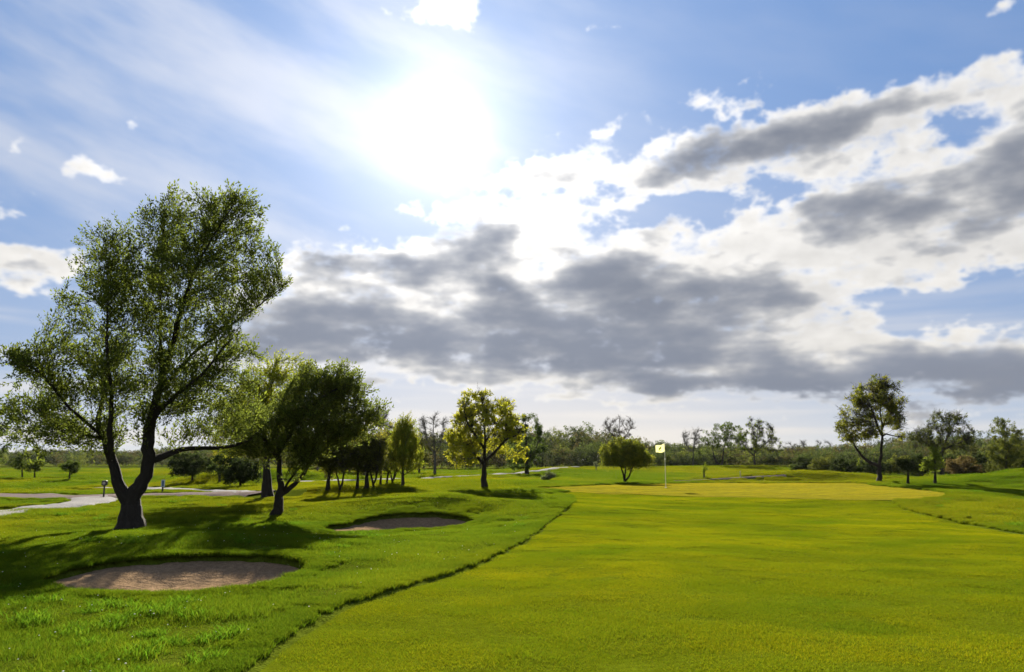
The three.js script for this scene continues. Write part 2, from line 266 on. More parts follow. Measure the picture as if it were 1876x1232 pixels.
const turf = new THREE.MeshPhysicalMaterial({ specularIntensity: 0, vertexColors: true, map: speckle, bumpMap: speckle, bumpScale: 0.012, roughness: 1 });
place(new THREE.Mesh(sheet(fairwayPoly, 260, 120, (x, d) => rawHeight(x, d) - 0.03, (x, d) => { const m = wearAt(x * 1.7, d * 1.7); return [lerp(0.085, 0.115, m), lerp(0.118, 0.13, m), 0.005]; }), turf), 'fairway', 'close-mown yellow-green fairway leading to the putting green', null, null, 'structure');
place(new THREE.Mesh(sheet(greenPoly, 90, 120, (x, d) => rawHeight(x, d) - 0.012, (x, d) => { const m = fbm(x * 0.2, d * 0.2, 4); return [0.225 + 0.03 * m, 0.205 + 0.025 * m, 0.016]; }), turf), 'putting_green', 'smooth straw-yellow putting green with the flagstick', null, null, 'structure');
const sandMat = new THREE.MeshPhysicalMaterial({ specularIntensity: 0, vertexColors: true, map: speckle, bumpMap: sandBump, bumpScale: 0.02, roughness: 1 });
for (const [poly, sd, label, depth, lip] of [[bunkerPolyA, sdA, 'large sand bunker in the shade of the twin-trunked tree', 0.2, 0.1], [bunkerPolyB, sdB, 'smaller sand bunker beside the leaning tree with a grassy lip behind', 0.2, 0.12]]) {
  place(new THREE.Mesh(sheet(poly, 90, 140, (x, d) => { const s = -sd(x, d); return rawHeight(x, d) - lip - depth * ss(0, 1.3, s) + 0.012 * noise(x * 3, d * 3); }, (x, d) => { const m = fbm(x * 1.3, d * 1.3, 4); return [0.315 + 0.07 * m, 0.21 + 0.05 * m, 0.12 + 0.03 * m]; }), sandMat), 'sand_bunker', label, null, null, 'structure');
}
const concrete = new THREE.MeshPhysicalMaterial({ specularIntensity: 0, color: new THREE.Color(0.34, 0.325, 0.305), map: speckle, bumpMap: speckle, bumpScale: 0.004, roughness: 0.9 });
const gravel = new THREE.MeshPhysicalMaterial({ specularIntensity: 0, color: new THREE.Color(0.215, 0.175, 0.155), map: speckle, bumpMap: speckle, bumpScale: 0.02, roughness: 1 });
for (const p of paths) {
  const pos = [], uv = [], idx = [], n = p.line.length, C = 6; let run = 0;
  for (let i = 0; i < n; i++) {
    const [x, d] = p.line[i], [xa, da] = p.line[Math.max(0, i - 1)], [xb, db] = p.line[Math.min(n - 1, i + 1)], l = Math.hypot(xb - xa, db - da) || 1, tx = (xb - xa) / l, td = (db - da) / l;
    run += i ? Math.hypot(x - xa, d - da) : 0;
    for (let c = 0; c <= C; c++) { const s = (c / C - 0.5) * (lerp(p.w, p.w2 ?? p.w, i / (n - 1)) + 0.12 * noise(i * 0.6, c > C / 2 ? 9 : 3)), X = x - td * s, D = d + tx * s; const edge = c === 0 || c === C; pos.push(X, rawHeight(X, D) + (edge ? -0.08 : 0.045 + 0.0006 * d), -D); uv.push(s / 2, run / 2); }
  }
  for (let i = 0; i < n - 1; i++) for (let c = 0; c < C; c++) { const a = i * (C + 1) + c; idx.push(a, a + C + 1, a + 1, a + 1, a + C + 1, a + C + 2); }
  const g = new THREE.BufferGeometry(); g.setAttribute('position', new THREE.Float32BufferAttribute(pos, 3)); g.setAttribute('uv', new THREE.Float32BufferAttribute(uv, 2)); g.setIndex(idx); sheetNormals(g);
  place(new THREE.Mesh(g, p.mat === 'gravel' ? gravel : concrete), p.name, p.label, null, null, 'structure');
}

// ---------------------------------------------------------------- grass: blades in patches, laid over the turf
function bladePatch(seed, radius, count, height, width, bend, segs = 2, tints) {
  const r = rng(seed), pos = [], col = [], nor = [];
  for (let i = 0; i < count; i++) {
    const q = radius * Math.sqrt(r()) * (0.7 + 0.6 * r()), a = r() * 6.2832, x = q * Math.cos(a), z = q * Math.sin(a), h = height * (0.55 + 0.75 * r()), w = width * (0.7 + 0.6 * r()), f = r() * 6.2832, lean = bend * (0.3 + r()) * h, la = r() * 6.2832;
    const cx = Math.cos(f) * w / 2, cz = Math.sin(f) * w / 2, lx = Math.cos(la) * lean, lz = Math.sin(la) * lean;
    const P = (t, s) => [x + lx * t * t + cx * s, h * t * (1 - 0.18 * bend * t), z + lz * t * t + cz * s];
    const tri = segs === 1 ? [P(0, -1), P(0, 1), P(1, 0)] : [P(0, -1), P(0, 1), P(0.55, 0.8), P(0, -1), P(0.55, 0.8), P(0.55, -0.8), P(0.55, -0.8), P(0.55, 0.8), P(1, 0)];
    const t = tints[Math.floor(r() * tints.length)], v = 0.82 + 0.36 * r();
    for (const p of tri) { pos.push(...p); col.push(t[0] * v, t[1] * v, t[2] * v); }
  }
  const g = new THREE.BufferGeometry(); g.setAttribute('position', new THREE.Float32BufferAttribute(pos, 3)); g.setAttribute('color', new THREE.Float32BufferAttribute(col, 3)); g.computeVertexNormals(); return g;
}
const grassMat = new THREE.MeshPhysicalMaterial({ vertexColors: true, roughness: 1, transmission: 0.5, thickness: 0, specularIntensity: 0, side: THREE.DoubleSide });
const greens = [[1, 1, 1], [1.12, 1.04, 0.9], [0.85, 1.0, 1.0], [1.0, 1.05, 0.9], [1.4, 1.1, 1.3]], mown = [[1, 1, 1], [1.2, 1.05, 0.9], [0.8, 0.98, 1], [1.05, 1, 1], [1.3, 1.05, 1.3]];
const big = [], edge = [], fair = [], putt = [], clump = [];
const inView = (x, d, pad) => d > 3.5 && Math.abs(x) < d * 0.70 + pad;
const rg = rng(77);
function rough(x, d, s) { return [x, d, s]; }
for (let d = 4; d < 150;) {
  const s = d < 22 ? 1 : d < 42 ? 1.5 : d < 75 ? 2.3 : 3.6, step = 0.42 * s, far = 0.36 * s;
  for (let x = -d * 0.72 - 2; x < d * 0.72 + 2; x += step) {
    const X = x + (rg() - 0.5) * step * 0.7, D = d + (rg() - 0.5) * step * 0.7;
    const f = d < 75 ? sdFair(X, D, 2) : 99, b = Math.min(sdA(X, D, 2), sdB(X, D, 2)), p = d > 28 && d < 110 ? nearPath(X, D) : 99, m = Math.min(f, b, p);
    if (m > far) big.push([X, D, s]);
    else if (m > -far) { const ts = 0.30 * (s < 2 ? s : 2), k = s < 2 ? 9 : 6; for (let i = 0; i < k; i++) { const ex = X + (rg() - 0.5) * step * 1.2, ed = D + (rg() - 0.5) * step * 1.2; const mm = Math.min(d < 75 ? sdFair(ex, ed, 2) : 99, sdA(ex, ed, 2), sdB(ex, ed, 2), d > 28 && d < 110 ? nearPath(ex, ed) : 99); if (mm > 0.06) edge.push([ex, ed, ts * (0.8 + 0.4 * rg())]); } }
    if (f < -0.05 && sdGreen(X, D) > 0.05) fair.push([X, D, s]); else if (sdGreen(X, D) < -0.1) putt.push([X, D, s]);
  }
  d += step * 0.9;
}
// denser tufts right along the fairway's cut edge
for (let i = 0; i < 25; i++) { const [ax, ay] = fairwayPoly[i], [bx, by] = fairwayPoly[i + 1], l = Math.hypot(bx - ax, by - ay); if (i >= 12 && i < 19) continue; for (let s = 0; s < l; s += 0.07) for (let k = 0; k < 2; k++) { const t = s / l, x = lerp(ax, bx, t), d = lerp(ay, by, t), o = 0.055 + 0.02 * noise(s * 2, i * 3.3) + 0.3 * rg() * rg(), nx = -(by - ay) / l, nd = (bx - ax) / l; edge.push([x + nx * o, d + nd * o, 0.32 * (0.6 + 0.6 * rg()) * (d > 25 ? 1.4 : 1)]); } }
for (const [poly, n] of [[bunkerPolyA, 1], [bunkerPolyB, 1]]) for (let i = 0; i < poly.length; i++) { const [ax, ay] = poly[i], [bx, by] = poly[(i + 1) % poly.length], l = Math.hypot(bx - ax, by - ay); for (let s = 0; s < l; s += 0.06) { const t = s / l; let x = lerp(ax, bx, t), d = lerp(ay, by, t); const sd = n && poly === bunkerPolyA ? sdA : sdB, e = 0.03, gx = (sd(x + e, d) - sd(x - e, d)), gd = (sd(x, d + e) - sd(x, d - e)), gl = Math.hypot(gx, gd) || 1, o = -0.02 + 0.14 * rg(); x += gx / gl * o; d += gd / gl * o; edge.push([x, d, 0.34 * (0.7 + 0.6 * rg())]); } }
// coarse dark clumps in the rough
for (let i = 0; i < 900; i++) { const d = 6 + 30 * Math.pow(rg(), 1.3), x = (rg() * 2 - 1) * d * 0.7; if (Math.min(sdFair(x, d, 3), sdA(x, d, 3), sdB(x, d, 3)) > 0.3 && (d < 30 || nearPath(x, d) > 0.4)) if (noise(x * 0.35, d * 0.35 + 3) > 0.05) clump.push([x, d, 0.6 + 0.9 * rg()]); }
const up = new THREE.Vector3(0, 1, 0), q1 = new THREE.Quaternion(), q2 = new THREE.Quaternion(), mm4 = new THREE.Matrix4(), vp = new THREE.Vector3(), vs = new THREE.Vector3(), nv = new THREE.Vector3(), cc = new THREE.Color();
function lay(list, geos, name, label, colour, yScale, drop) {
  const r = rng(list.length + 3), by = geos.map(() => []);
  for (const l of list) by[Math.floor(r() * geos.length)].push(l);
  const holder = new THREE.Group();
  by.forEach((L, k) => {
    const im = new THREE.InstancedMesh(geos[k], grassMat, L.length); im.name = 'blades'; im.userData.kind = 'stuff';
    L.forEach(([x, d, s], i) => {
      const e = 0.25, h = rawHeight(x, d); nv.set(-(rawHeight(x + e, d) - h) / e, 1, (rawHeight(x, d + e) - h) / e).normalize();
      q1.setFromUnitVectors(up, nv); q2.setFromAxisAngle(up, r() * 6.2832); q1.multiply(q2);
      vp.set(x, h - drop, -d); vs.set(s, s * yScale(x, d, s) * (0.92 + 0.16 * r()), s); im.setMatrixAt(i, mm4.compose(vp, q1, vs));
      const c = colour(x, d), j = 0.97 + 0.06 * r(); im.setColorAt(i, cc.setRGB(c[0] * j, c[1] * j, c[2] * j));
    });
    holder.add(im);
  });
  return place(holder, name, label, null, null, 'stuff');
}
const roughColour = (x, d) => { const m = clamp(0.5 + 0.8 * fbm(x * 0.4 + 4, d * 0.3, 5, 0.6), 0, 1), y = ss(0.3, 0.8, 0.5 + 0.7 * fbm(x * 0.07 + 30, d * 0.06, 3)); return [lerp(0.042, 0.112, m) + 0.06 * y, lerp(0.088, 0.152, m) + 0.03 * y, 0.005]; };
const fairColour = (x, d) => { const m = clamp(0.5 + 0.9 * fbm(x * 0.4 + 4, d * 0.7 + 3, 4, 0.55), 0, 1), l = clamp(0.5 + 1.1 * fbm(x * 0.13, d * 0.3 + 30, 4), 0, 1); return [lerp(0.08, 0.185, m) * lerp(0.68, 1.14, l), lerp(0.13, 0.195, m) * lerp(0.76, 1.07, l), 0.0035]; };
const roughGeos = [1, 2, 3].map((k) => bladePatch(k, 0.36, 1500, 0.052, 0.0046, 0.8, 2, greens)), tuftGeos = [4, 5].map((k) => bladePatch(k, 0.33, 620, 0.2, 0.016, 0.7, 2, greens));
const fairGeos = [6, 7, 8].map((k) => bladePatch(k, 0.36, 2300, 0.021, 0.0046, 1.0, 1, mown)), clumpGeos = [9, 10].map((k) => bladePatch(k, 0.13, 160, 0.10, 0.006, 1.0, 2, greens));
lay(big, roughGeos, 'rough_grass', 'longer green rough grass around the bunkers and trees', roughColour, (x, d, s) => (0.55 + 0.95 * ss(-0.35, 0.5, noise(x * 0.75, d * 0.75) + 0.5 * noise(x * 2.1, d * 2.1))) / Math.pow(s, 0.4), 0.012);
lay(edge, tuftGeos, 'rough_edge_grass', 'ragged grass edge along the fairway and bunker lips', roughColour, () => 1, 0.01);
lay(clump, clumpGeos, 'grass_clumps', 'coarse dark tufts scattered in the rough', (x, d) => [0.075, 0.145, 0.007], () => 1, 0.01);
lay(fair, fairGeos, 'fairway_grass', 'short mown grass of the yellow-green fairway', fairColour, (x, d, s) => (0.75 + 0.5 * ss(-0.5, 0.5, noise(x * 0.5, d * 0.7))) / Math.pow(s, 0.4), 0.034);
lay(putt, fairGeos, 'putting_green_grass', 'very short straw-yellow grass of the putting green', (x, d) => { const m = fbm(x * 0.25, d * 0.3, 4); return [0.27 + 0.04 * m, 0.24 + 0.025 * m, 0.014]; }, (x, d, s) => 0.28, 0.016);

// ---------------------------------------------------------------- leaves, sprigs and bare twigs
const leafMat = new THREE.MeshPhysicalMaterial({ vertexColors: true, roughness: 1, transmission: 0.48, thickness: 0, specularIntensity: 0.06, side: THREE.DoubleSide });
const barkMat = (r, g, b) => new THREE.MeshPhysicalMaterial({ color: new THREE.Color(r, g, b), bumpMap: barkBump, bumpScale: 0.06, roughness: 0.95, specularIntensity: 0.2 });
const barks = { dark: barkMat(0.042, 0.034, 0.027), grey: barkMat(0.10, 0.088, 0.072), brown: barkMat(0.082, 0.063, 0.046) };
// a shoot along +y: leaves of one length and width set round a stem
function sprig(seed, { length = 0.4, leaves = 14, size = 0.07, wide = 0.4, spread = 1.0, droop = 0, clumpy = 0, stem = true }) {
  const r = rng(seed), pos = [], col = [], v = new THREE.Vector3(), e1 = new THREE.Vector3(), e2 = new THREE.Vector3(), n = new THREE.Vector3();
  const tri = (a, b, c, t) => { for (const p of [a, b, c]) { pos.push(p.x, p.y, p.z); col.push(t, t * (0.97 + 0.06 * r()), t); } };
  if (stem) { const w = 0.0045 + length * 0.006; for (let k = 0; k < 3; k++) { const a = k * 2.094, b = a + 2.094; const p = new THREE.Vector3(Math.cos(a) * w, 0, Math.sin(a) * w), q = new THREE.Vector3(Math.cos(b) * w, 0, Math.sin(b) * w), t = new THREE.Vector3(0, length, 0); for (const u of [p, q, t]) { pos.push(u.x, u.y, u.z); col.push(0.5, 0.34, 0.5); } } }
  for (let i = 0; i < leaves; i++) {
    const t = clumpy ? 0.35 + 0.65 * r() : (i + 0.6) / leaves, a = i * 2.4 + r() * 1.2, s = size * (0.65 + 0.7 * r()), tilt = (0.35 + 0.75 * r()) * spread;
    e1.set(Math.cos(a) * Math.sin(tilt), Math.cos(tilt) - droop * r(), Math.sin(a) * Math.sin(tilt)).normalize();
    e2.set(-Math.sin(a), 0.5 * (r() - 0.5), Math.cos(a)).normalize(); n.crossVectors(e1, e2);
    const jit = clumpy * (r() - 0.5), base = v.set(Math.cos(a) * 0.02 * length + jit * length, t * length, Math.sin(a) * 0.02 * length + clumpy * (r() - 0.5) * length).clone();
    const mid = base.clone().addScaledVector(e1, s * 0.5), tip = base.clone().addScaledVector(e1, s).addScaledVector(n, -0.15 * s);
    const L = mid.clone().addScaledVector(e2, s * wide * 0.5).addScaledVector(n, 0.08 * s), R = mid.clone().addScaledVector(e2, -s * wide * 0.5).addScaledVector(n, 0.08 * s), tn = 0.8 + 0.4 * r();
    tri(base, L, tip, tn); tri(base, tip, R, tn);
  }
  const g = new THREE.BufferGeometry(); g.setAttribute('position', new THREE.Float32BufferAttribute(pos, 3)); g.setAttribute('color', new THREE.Float32BufferAttribute(col, 3)); g.computeVertexNormals(); return g;
}
function twigSpray(seed, length, count) {
  const r = rng(seed), pos = [];
  const stick = (p, q, w) => { const d = q.clone().sub(p).normalize(), a = new THREE.Vector3(d.z, 0.3, -d.x).cross(d).normalize(), b = a.clone().cross(d); for (let k = 0; k < 3; k++) { const s = k * 2.094, t = s + 2.094, A = p.clone().addScaledVector(a, Math.cos(s) * w).addScaledVector(b, Math.sin(s) * w), B = p.clone().addScaledVector(a, Math.cos(t) * w).addScaledVector(b, Math.sin(t) * w); for (const u of [A, B, q]) pos.push(u.x, u.y, u.z); } };
  for (let i = 0; i < count; i++) { const a = r() * 6.283, t = 0.25 + 0.6 * r(), l = length * (0.5 + 0.7 * r()), p = new THREE.Vector3(0, length * 0.3 * r(), 0), q = new THREE.Vector3(Math.cos(a) * Math.sin(t), Math.cos(t), Math.sin(a) * Math.sin(t)).multiplyScalar(l).add(p); stick(p, q, 0.007 + 0.008 * length); for (let k = 0; k < 3; k++) { const m = p.clone().lerp(q, 0.3 + 0.5 * r()), c = a + (r() - 0.5) * 3; stick(m, m.clone().add(new THREE.Vector3(Math.cos(c) * 0.5, 0.6, Math.sin(c) * 0.5).multiplyScalar(l * 0.45)), 0.005 + 0.006 * length); } }
  const g = new THREE.BufferGeometry(); g.setAttribute('position', new THREE.Float32BufferAttribute(pos, 3)); g.computeVertexNormals(); return g;
}
const SPRIGS = {
  shoot: [1, 2, 3].map((k) => sprig(k, { length: 0.36, leaves: 9, size: 0.085, wide: 0.46, spread: 1.1 })),          // upright leafy shoots
  broad: [4, 5, 6].map((k) => sprig(k, { length: 0.5, leaves: 16, size: 0.15, wide: 0.6, spread: 1.5, droop: 0.5, clumpy: 0.5 })),
  chestnut: [7, 8, 9].map((k) => sprig(k, { length: 0.45, leaves: 18, size: 0.26, wide: 0.45, spread: 1.5, droop: 0.9, clumpy: 0.35 })),
  mass: [10, 11, 12].map((k) => sprig(k, { length: 1.0, leaves: 34, size: 0.24, wide: 0.7, spread: 1.6, droop: 0.3, clumpy: 0.9, stem: false })),   // far foliage
};
const TWIGS = [1, 2, 3].map((k) => twigSpray(k, 1, 6));

// ---------------------------------------------------------------- trees: limbs grow towards points spread through the crown
function atPlane(px, py, d) { const r = dirOf(px, py), t = d / -r.z; return [r.x * t, EYE + r.y * t]; }
function growTree(o) {
  const r = rng(o.seed), px2m = o.d / (F * CP) / 1.0;
  const local = (p) => { const [x, y] = atPlane(p[0], p[1], o.d); return new THREE.Vector3(x - o.base.x, y - o.base.y, -(p[2] || 0)); };
  const nodes = []; // position, parent, radius floor, fixed
  const add = (v, p, rad = 0) => { nodes.push({ v, p, rad, kids: 0, dir: p >= 0 ? v.clone().sub(nodes[p].v).normalize() : new THREE.Vector3(0, 1, 0) }); return nodes.length - 1; };
  const step = o.step;
  o.limbs.forEach((L, li) => {
    const pts = L.pts.map(local); if (li === 0) pts[0].set(0, -0.12, 0);
    let start = -1; if (li) { let best = 1e9; nodes.forEach((n, i) => { const q = n.v.distanceToSquared(pts[0]); if (q < best) { best = q; start = i; } }); }
    const curve = new THREE.CatmullRomCurve3(li ? [nodes[start].v.clone(), ...pts.slice(1)] : pts, false, 'centripetal'), len = curve.getLength(), n = Math.max(2, Math.round(len / (step * 0.8)));
    const wig = L.wiggle ?? 0.12;
    for (let i = li ? 1 : 0; i <= n; i++) { const t = i / n, v = curve.getPoint(t); if (i && i < n) v.add(new THREE.Vector3(r() - 0.5, (r() - 0.5) * 0.5, r() - 0.5).multiplyScalar(step * wig)); start = add(v, start, lerp(L.r[0], L.r[1], Math.pow(t, 0.62))); }
  });
  const vol = o.blobs.map(([, , rx, ry, , , w = 1]) => rx * ry * Math.sqrt(rx * ry) * w), total = vol.reduce((a, b) => a + b, 0), pts = [];
  o.blobs.forEach(([bx, by, rx, ry, zs = 0.85, dz = 0], i) => {
    const c = local([bx, by, dz]), ax = rx * px2m, ay = ry * px2m, az = rx * px2m * zs, n = Math.ceil(o.points * vol[i] / total);
    for (let k = 0; k < n; k++) { let x, y, z, q; do { x = r() * 2 - 1; y = r() * 2 - 1; z = r() * 2 - 1; q = x * x + y * y + z * z; } while (q > 1 || r() > 0.35 + 0.65 * q); pts.push({ v: new THREE.Vector3(c.x + x * ax, c.y + y * ay, c.z + z * az), near: -1, q: 1e9, alive: true }); }
  });
  const look = (p, from) => { for (let i = from; i < nodes.length; i++) { const q = nodes[i].v.distanceToSquared(p.v); if (q < p.q && !nodes[i].bar) { p.q = q; p.near = i; } } };
  nodes.forEach((n) => { if (n.v.y < (o.clear ?? 0)) n.bar = true; });
  pts.forEach((p) => look(p, 0));
  const kill = step * 1.5, rise = o.rise ?? 0.12, pull = new THREE.Vector3();
  for (let it = 0; it < 140; it++) {
    const want = new Map(); let alive = 0;
    for (const p of pts) if (p.alive) { alive++; if (p.near >= 0) { if (!want.has(p.near)) want.set(p.near, new THREE.Vector3()); want.get(p.near).add(pull.copy(p.v).sub(nodes[p.near].v).normalize()); } }
    if (!alive) break;
    const from = nodes.length;
    for (const [i, dsum] of want) {
      if (nodes[i].kids > 3) { nodes[i].bar = true; continue; }
      dsum.normalize().addScaledVector(nodes[i].dir, 0.45).add(new THREE.Vector3((r() - 0.5) * 0.55, rise + (r() - 0.5) * 0.4, (r() - 0.5) * 0.55)).normalize();
      nodes[i].kids++; add(nodes[i].v.clone().addScaledVector(dsum, step * (0.8 + 0.4 * r())), i);
    }
    if (nodes.length === from || nodes.length > o.points * 6 + 400) break;
    const barred = nodes.some((n) => n.bar && !n.done);
    for (const p of pts) if (p.alive) { if (barred && nodes[p.near]?.bar) { p.q = 1e9; look(p, 0); } else look(p, from); if (p.q < kill * kill) p.alive = false; }
    nodes.forEach((n) => { if (n.bar) n.done = true; });
  }
  const kids = nodes.map(() => []); nodes.forEach((n, i) => { if (n.p >= 0) kids[n.p].push(i); });
  const rad = new Float64Array(nodes.length), e = 2.35;
  for (let i = nodes.length - 1; i >= 0; i--) { rad[i] = kids[i].length ? Math.pow(kids[i].reduce((s, k) => s + Math.pow(rad[k], e), 0), 1 / e) : o.tip; if (nodes[i].rad) rad[i] = nodes[i].rad; }
  for (let i = 0; i < nodes.length; i++) if (nodes[i].p >= 0) rad[i] = Math.min(rad[i], rad[nodes[i].p] * 0.98);
  return { nodes, kids, rad };
}
function limbMesh(t, lo, hi, flare) {                                   // tubes for the chains whose thickness at the start lies between lo and hi
  const { nodes, kids, rad } = t, pos = [], uv = [], idx = [];
  const starts = [0]; const chainOf = [];
  while (starts.length) { const s = starts.pop(), c = [s]; let i = s; while (kids[i].length) { const k = kids[i].slice().sort((a, b) => rad[b] - rad[a]); for (let j = 1; j < k.length; j++) starts.push(k[j]); i = k[0]; c.push(i); } chainOf.push(c); }
  for (const c of chainOf) {
    const r0 = rad[c[0]]; if (r0 < lo || r0 >= hi) continue;
    const P = c.map((i) => nodes[i].v), R = c.map((i) => rad[i]); if (nodes[c[0]].p >= 0) { P.unshift(nodes[nodes[c[0]].p].v); R.unshift(Math.min(R[0], rad[nodes[c[0]].p])); }
    if (P.length < 2) continue;
    const sides = r0 > 0.12 ? 12 : r0 > 0.04 ? 6 : r0 > 0.015 ? 4 : 3, u = new THREE.Vector3(1, 0, 0), d = new THREE.Vector3(), w = new THREE.Vector3(); let run = 0; const off = pos.length / 3;
    for (let i = 0; i < P.length; i++) {
      d.copy(P[Math.min(i + 1, P.length - 1)]).sub(P[Math.max(i - 1, 0)]).normalize(); u.addScaledVector(d, -u.dot(d)); if (u.lengthSq() < 1e-4) u.set(0, 0, 1).addScaledVector(d, -d.z); u.normalize(); w.crossVectors(d, u); if (i) run += P[i].distanceTo(P[i - 1]);
      for (let k = 0; k <= sides; k++) { const a = (k % sides) / sides * 6.2832, f = 1 + (flare && c[0] === 0 ? flare * Math.exp(-Math.max(P[i].y, 0) / 0.28) * (1 + 0.35 * Math.sin(a * 3 + 1)) : 0) + (r0 > 0.12 ? 0.07 * Math.sin(a * 2 + P[i].y * 3) + 0.05 * Math.sin(a * 5 - P[i].y * 2) : 0), rr = R[i] * f * (i === P.length - 1 ? 0.5 : 1); pos.push(P[i].x + (u.x * Math.cos(a) + w.x * Math.sin(a)) * rr, P[i].y + (u.y * Math.cos(a) + w.y * Math.sin(a)) * rr, P[i].z + (u.z * Math.cos(a) + w.z * Math.sin(a)) * rr); uv.push(k / sides * Math.max(1, Math.round(r0 * 8)), run * 0.9); }
    }
    for (let i = 0; i < P.length - 1; i++) for (let k = 0; k < sides; k++) { const a = off + i * (sides + 1) + k, b = a + sides + 1; idx.push(a, a + 1, b, a + 1, b + 1, b); }
  }
  if (!idx.length) return null;
  const g = new THREE.BufferGeometry(); g.setAttribute('position', new THREE.Float32BufferAttribute(pos, 3)); g.setAttribute('uv', new THREE.Float32BufferAttribute(uv, 2)); g.setIndex(idx); g.computeVertexNormals(); return g;
}
function instances(geos, mat, list, name, parent) {                      // list: position, direction, scale, colour
  const r = rng(list.length + 11), by = geos.map(() => []); for (const l of list) by[Math.floor(r() * geos.length)].push(l);
  by.forEach((L, k) => { if (!L.length) return; const im = new THREE.InstancedMesh(geos[k], mat, L.length); im.name = name; im.userData.kind = 'stuff'; im.castShadow = im.receiveShadow = true; L.forEach(([v, dir, s, c], i) => { q1.setFromUnitVectors(up, dir); q2.setFromAxisAngle(up, r() * 6.2832); q1.multiply(q2); vs.set(s, s, s); im.setMatrixAt(i, mm4.compose(v, q1, vs)); if (c) im.setColorAt(i, cc.setRGB(c[0], c[1], c[2])); }); parent.add(im); });
}
function tree(name, label, o) {
  if (o.at) { const [x, d] = groundAt(o.at[0], o.at[1]); o.d = d; o.base = new THREE.Vector3(x, rawHeight(x, d), -d); } else { const [x] = atPlane(o.px, HORIZON, o.d); o.base = new THREE.Vector3(x, rawHeight(x, o.d), -o.d); o.limbs[0].pts[0] = [o.px, HORIZON + (EYE - o.base.y) * F / o.d]; }
  const t = growTree(o), g = new THREE.Group(), r = rng(o.seed + 99), bark = barks[o.bark || 'dark'];
  g.position.copy(o.base);
  const split = o.limbs[o.limbs.length - 1].r[0] * 0.8, tg = limbMesh(t, split, 99, o.flare ?? 0.15), bg = limbMesh(t, 0, split, 0);
  if (tg) part('trunk', tg, bark, g); if (bg) part('branches', bg, bark, g).userData.kind = 'stuff';
  const { nodes, kids, rad } = t, fine = []; nodes.forEach((n, i) => { if (n.v.y > (o.leafFrom ?? o.clear ?? 0) && rad[i] < (o.leafRad ?? 0.03)) fine.push(i); });
  const gapF = 1.1 * Math.sqrt(20 / o.d), leaves = [], twigs = [], dir = new THREE.Vector3();
  const put = (arr, count, geoScale, jitter, upness, colour) => { for (let k = 0; k < count && fine.length; k++) { let i = fine[Math.floor(r() * fine.length)]; for (let tries = 0; tries < 3 && noise(nodes[i].v.x * gapF + 3, nodes[i].v.y * gapF + nodes[i].v.z * 0.8 * gapF) < (o.gap ?? -1); tries++) i = fine[Math.floor(r() * fine.length)]; const n = nodes[i], p = n.p >= 0 ? nodes[n.p].v : n.v; const v = n.v.clone().lerp(p, r()).add(new THREE.Vector3(r() - 0.5, r() - 0.5, r() - 0.5).multiplyScalar(jitter)); dir.copy(n.dir).multiplyScalar(0.8).add(new THREE.Vector3((r() - 0.5) * 1.5, (r() - 0.5) * 1.2 + upness, (r() - 0.5) * 1.5)).normalize(); arr.push([v, dir.clone(), geoScale * (0.7 + 0.6 * r()), colour && colour(v)]); } };
  if (o.leaves) put(leaves, o.leaves, o.leafScale ?? 1, o.jitter ?? 0.18, o.upness ?? 0.4, () => { const m = r(), b = 0.78 + 0.44 * r(), A = o.tint, B = o.tint2 || o.tint; return [lerp(A[0], B[0], m) * b, lerp(A[1], B[1], m) * b, lerp(A[2], B[2], m) * b]; });
  if (o.twigs) put(twigs, o.twigs, o.twigScale ?? 0.6, 0.05, 0.35);
  if (leaves.length) { const crown = new THREE.Group(); crown.name = 'crown'; instances(SPRIGS[o.kind || 'broad'], leafMat, leaves, 'leaves', crown); g.add(crown); }
  if (twigs.length) { const tw = new THREE.Group(); tw.name = 'twigs'; instances(TWIGS, bark, twigs, 'twig_sprays', tw); g.add(tw); }
  return place(g, name, label, o.category || 'tree', o.group);
}
const DARKLEAF = [0.049, 0.070, 0.011], MIDLEAF = [0.086, 0.119, 0.013], LIME = [0.164, 0.205, 0.015], GOLD = [0.279, 0.238, 0.016];

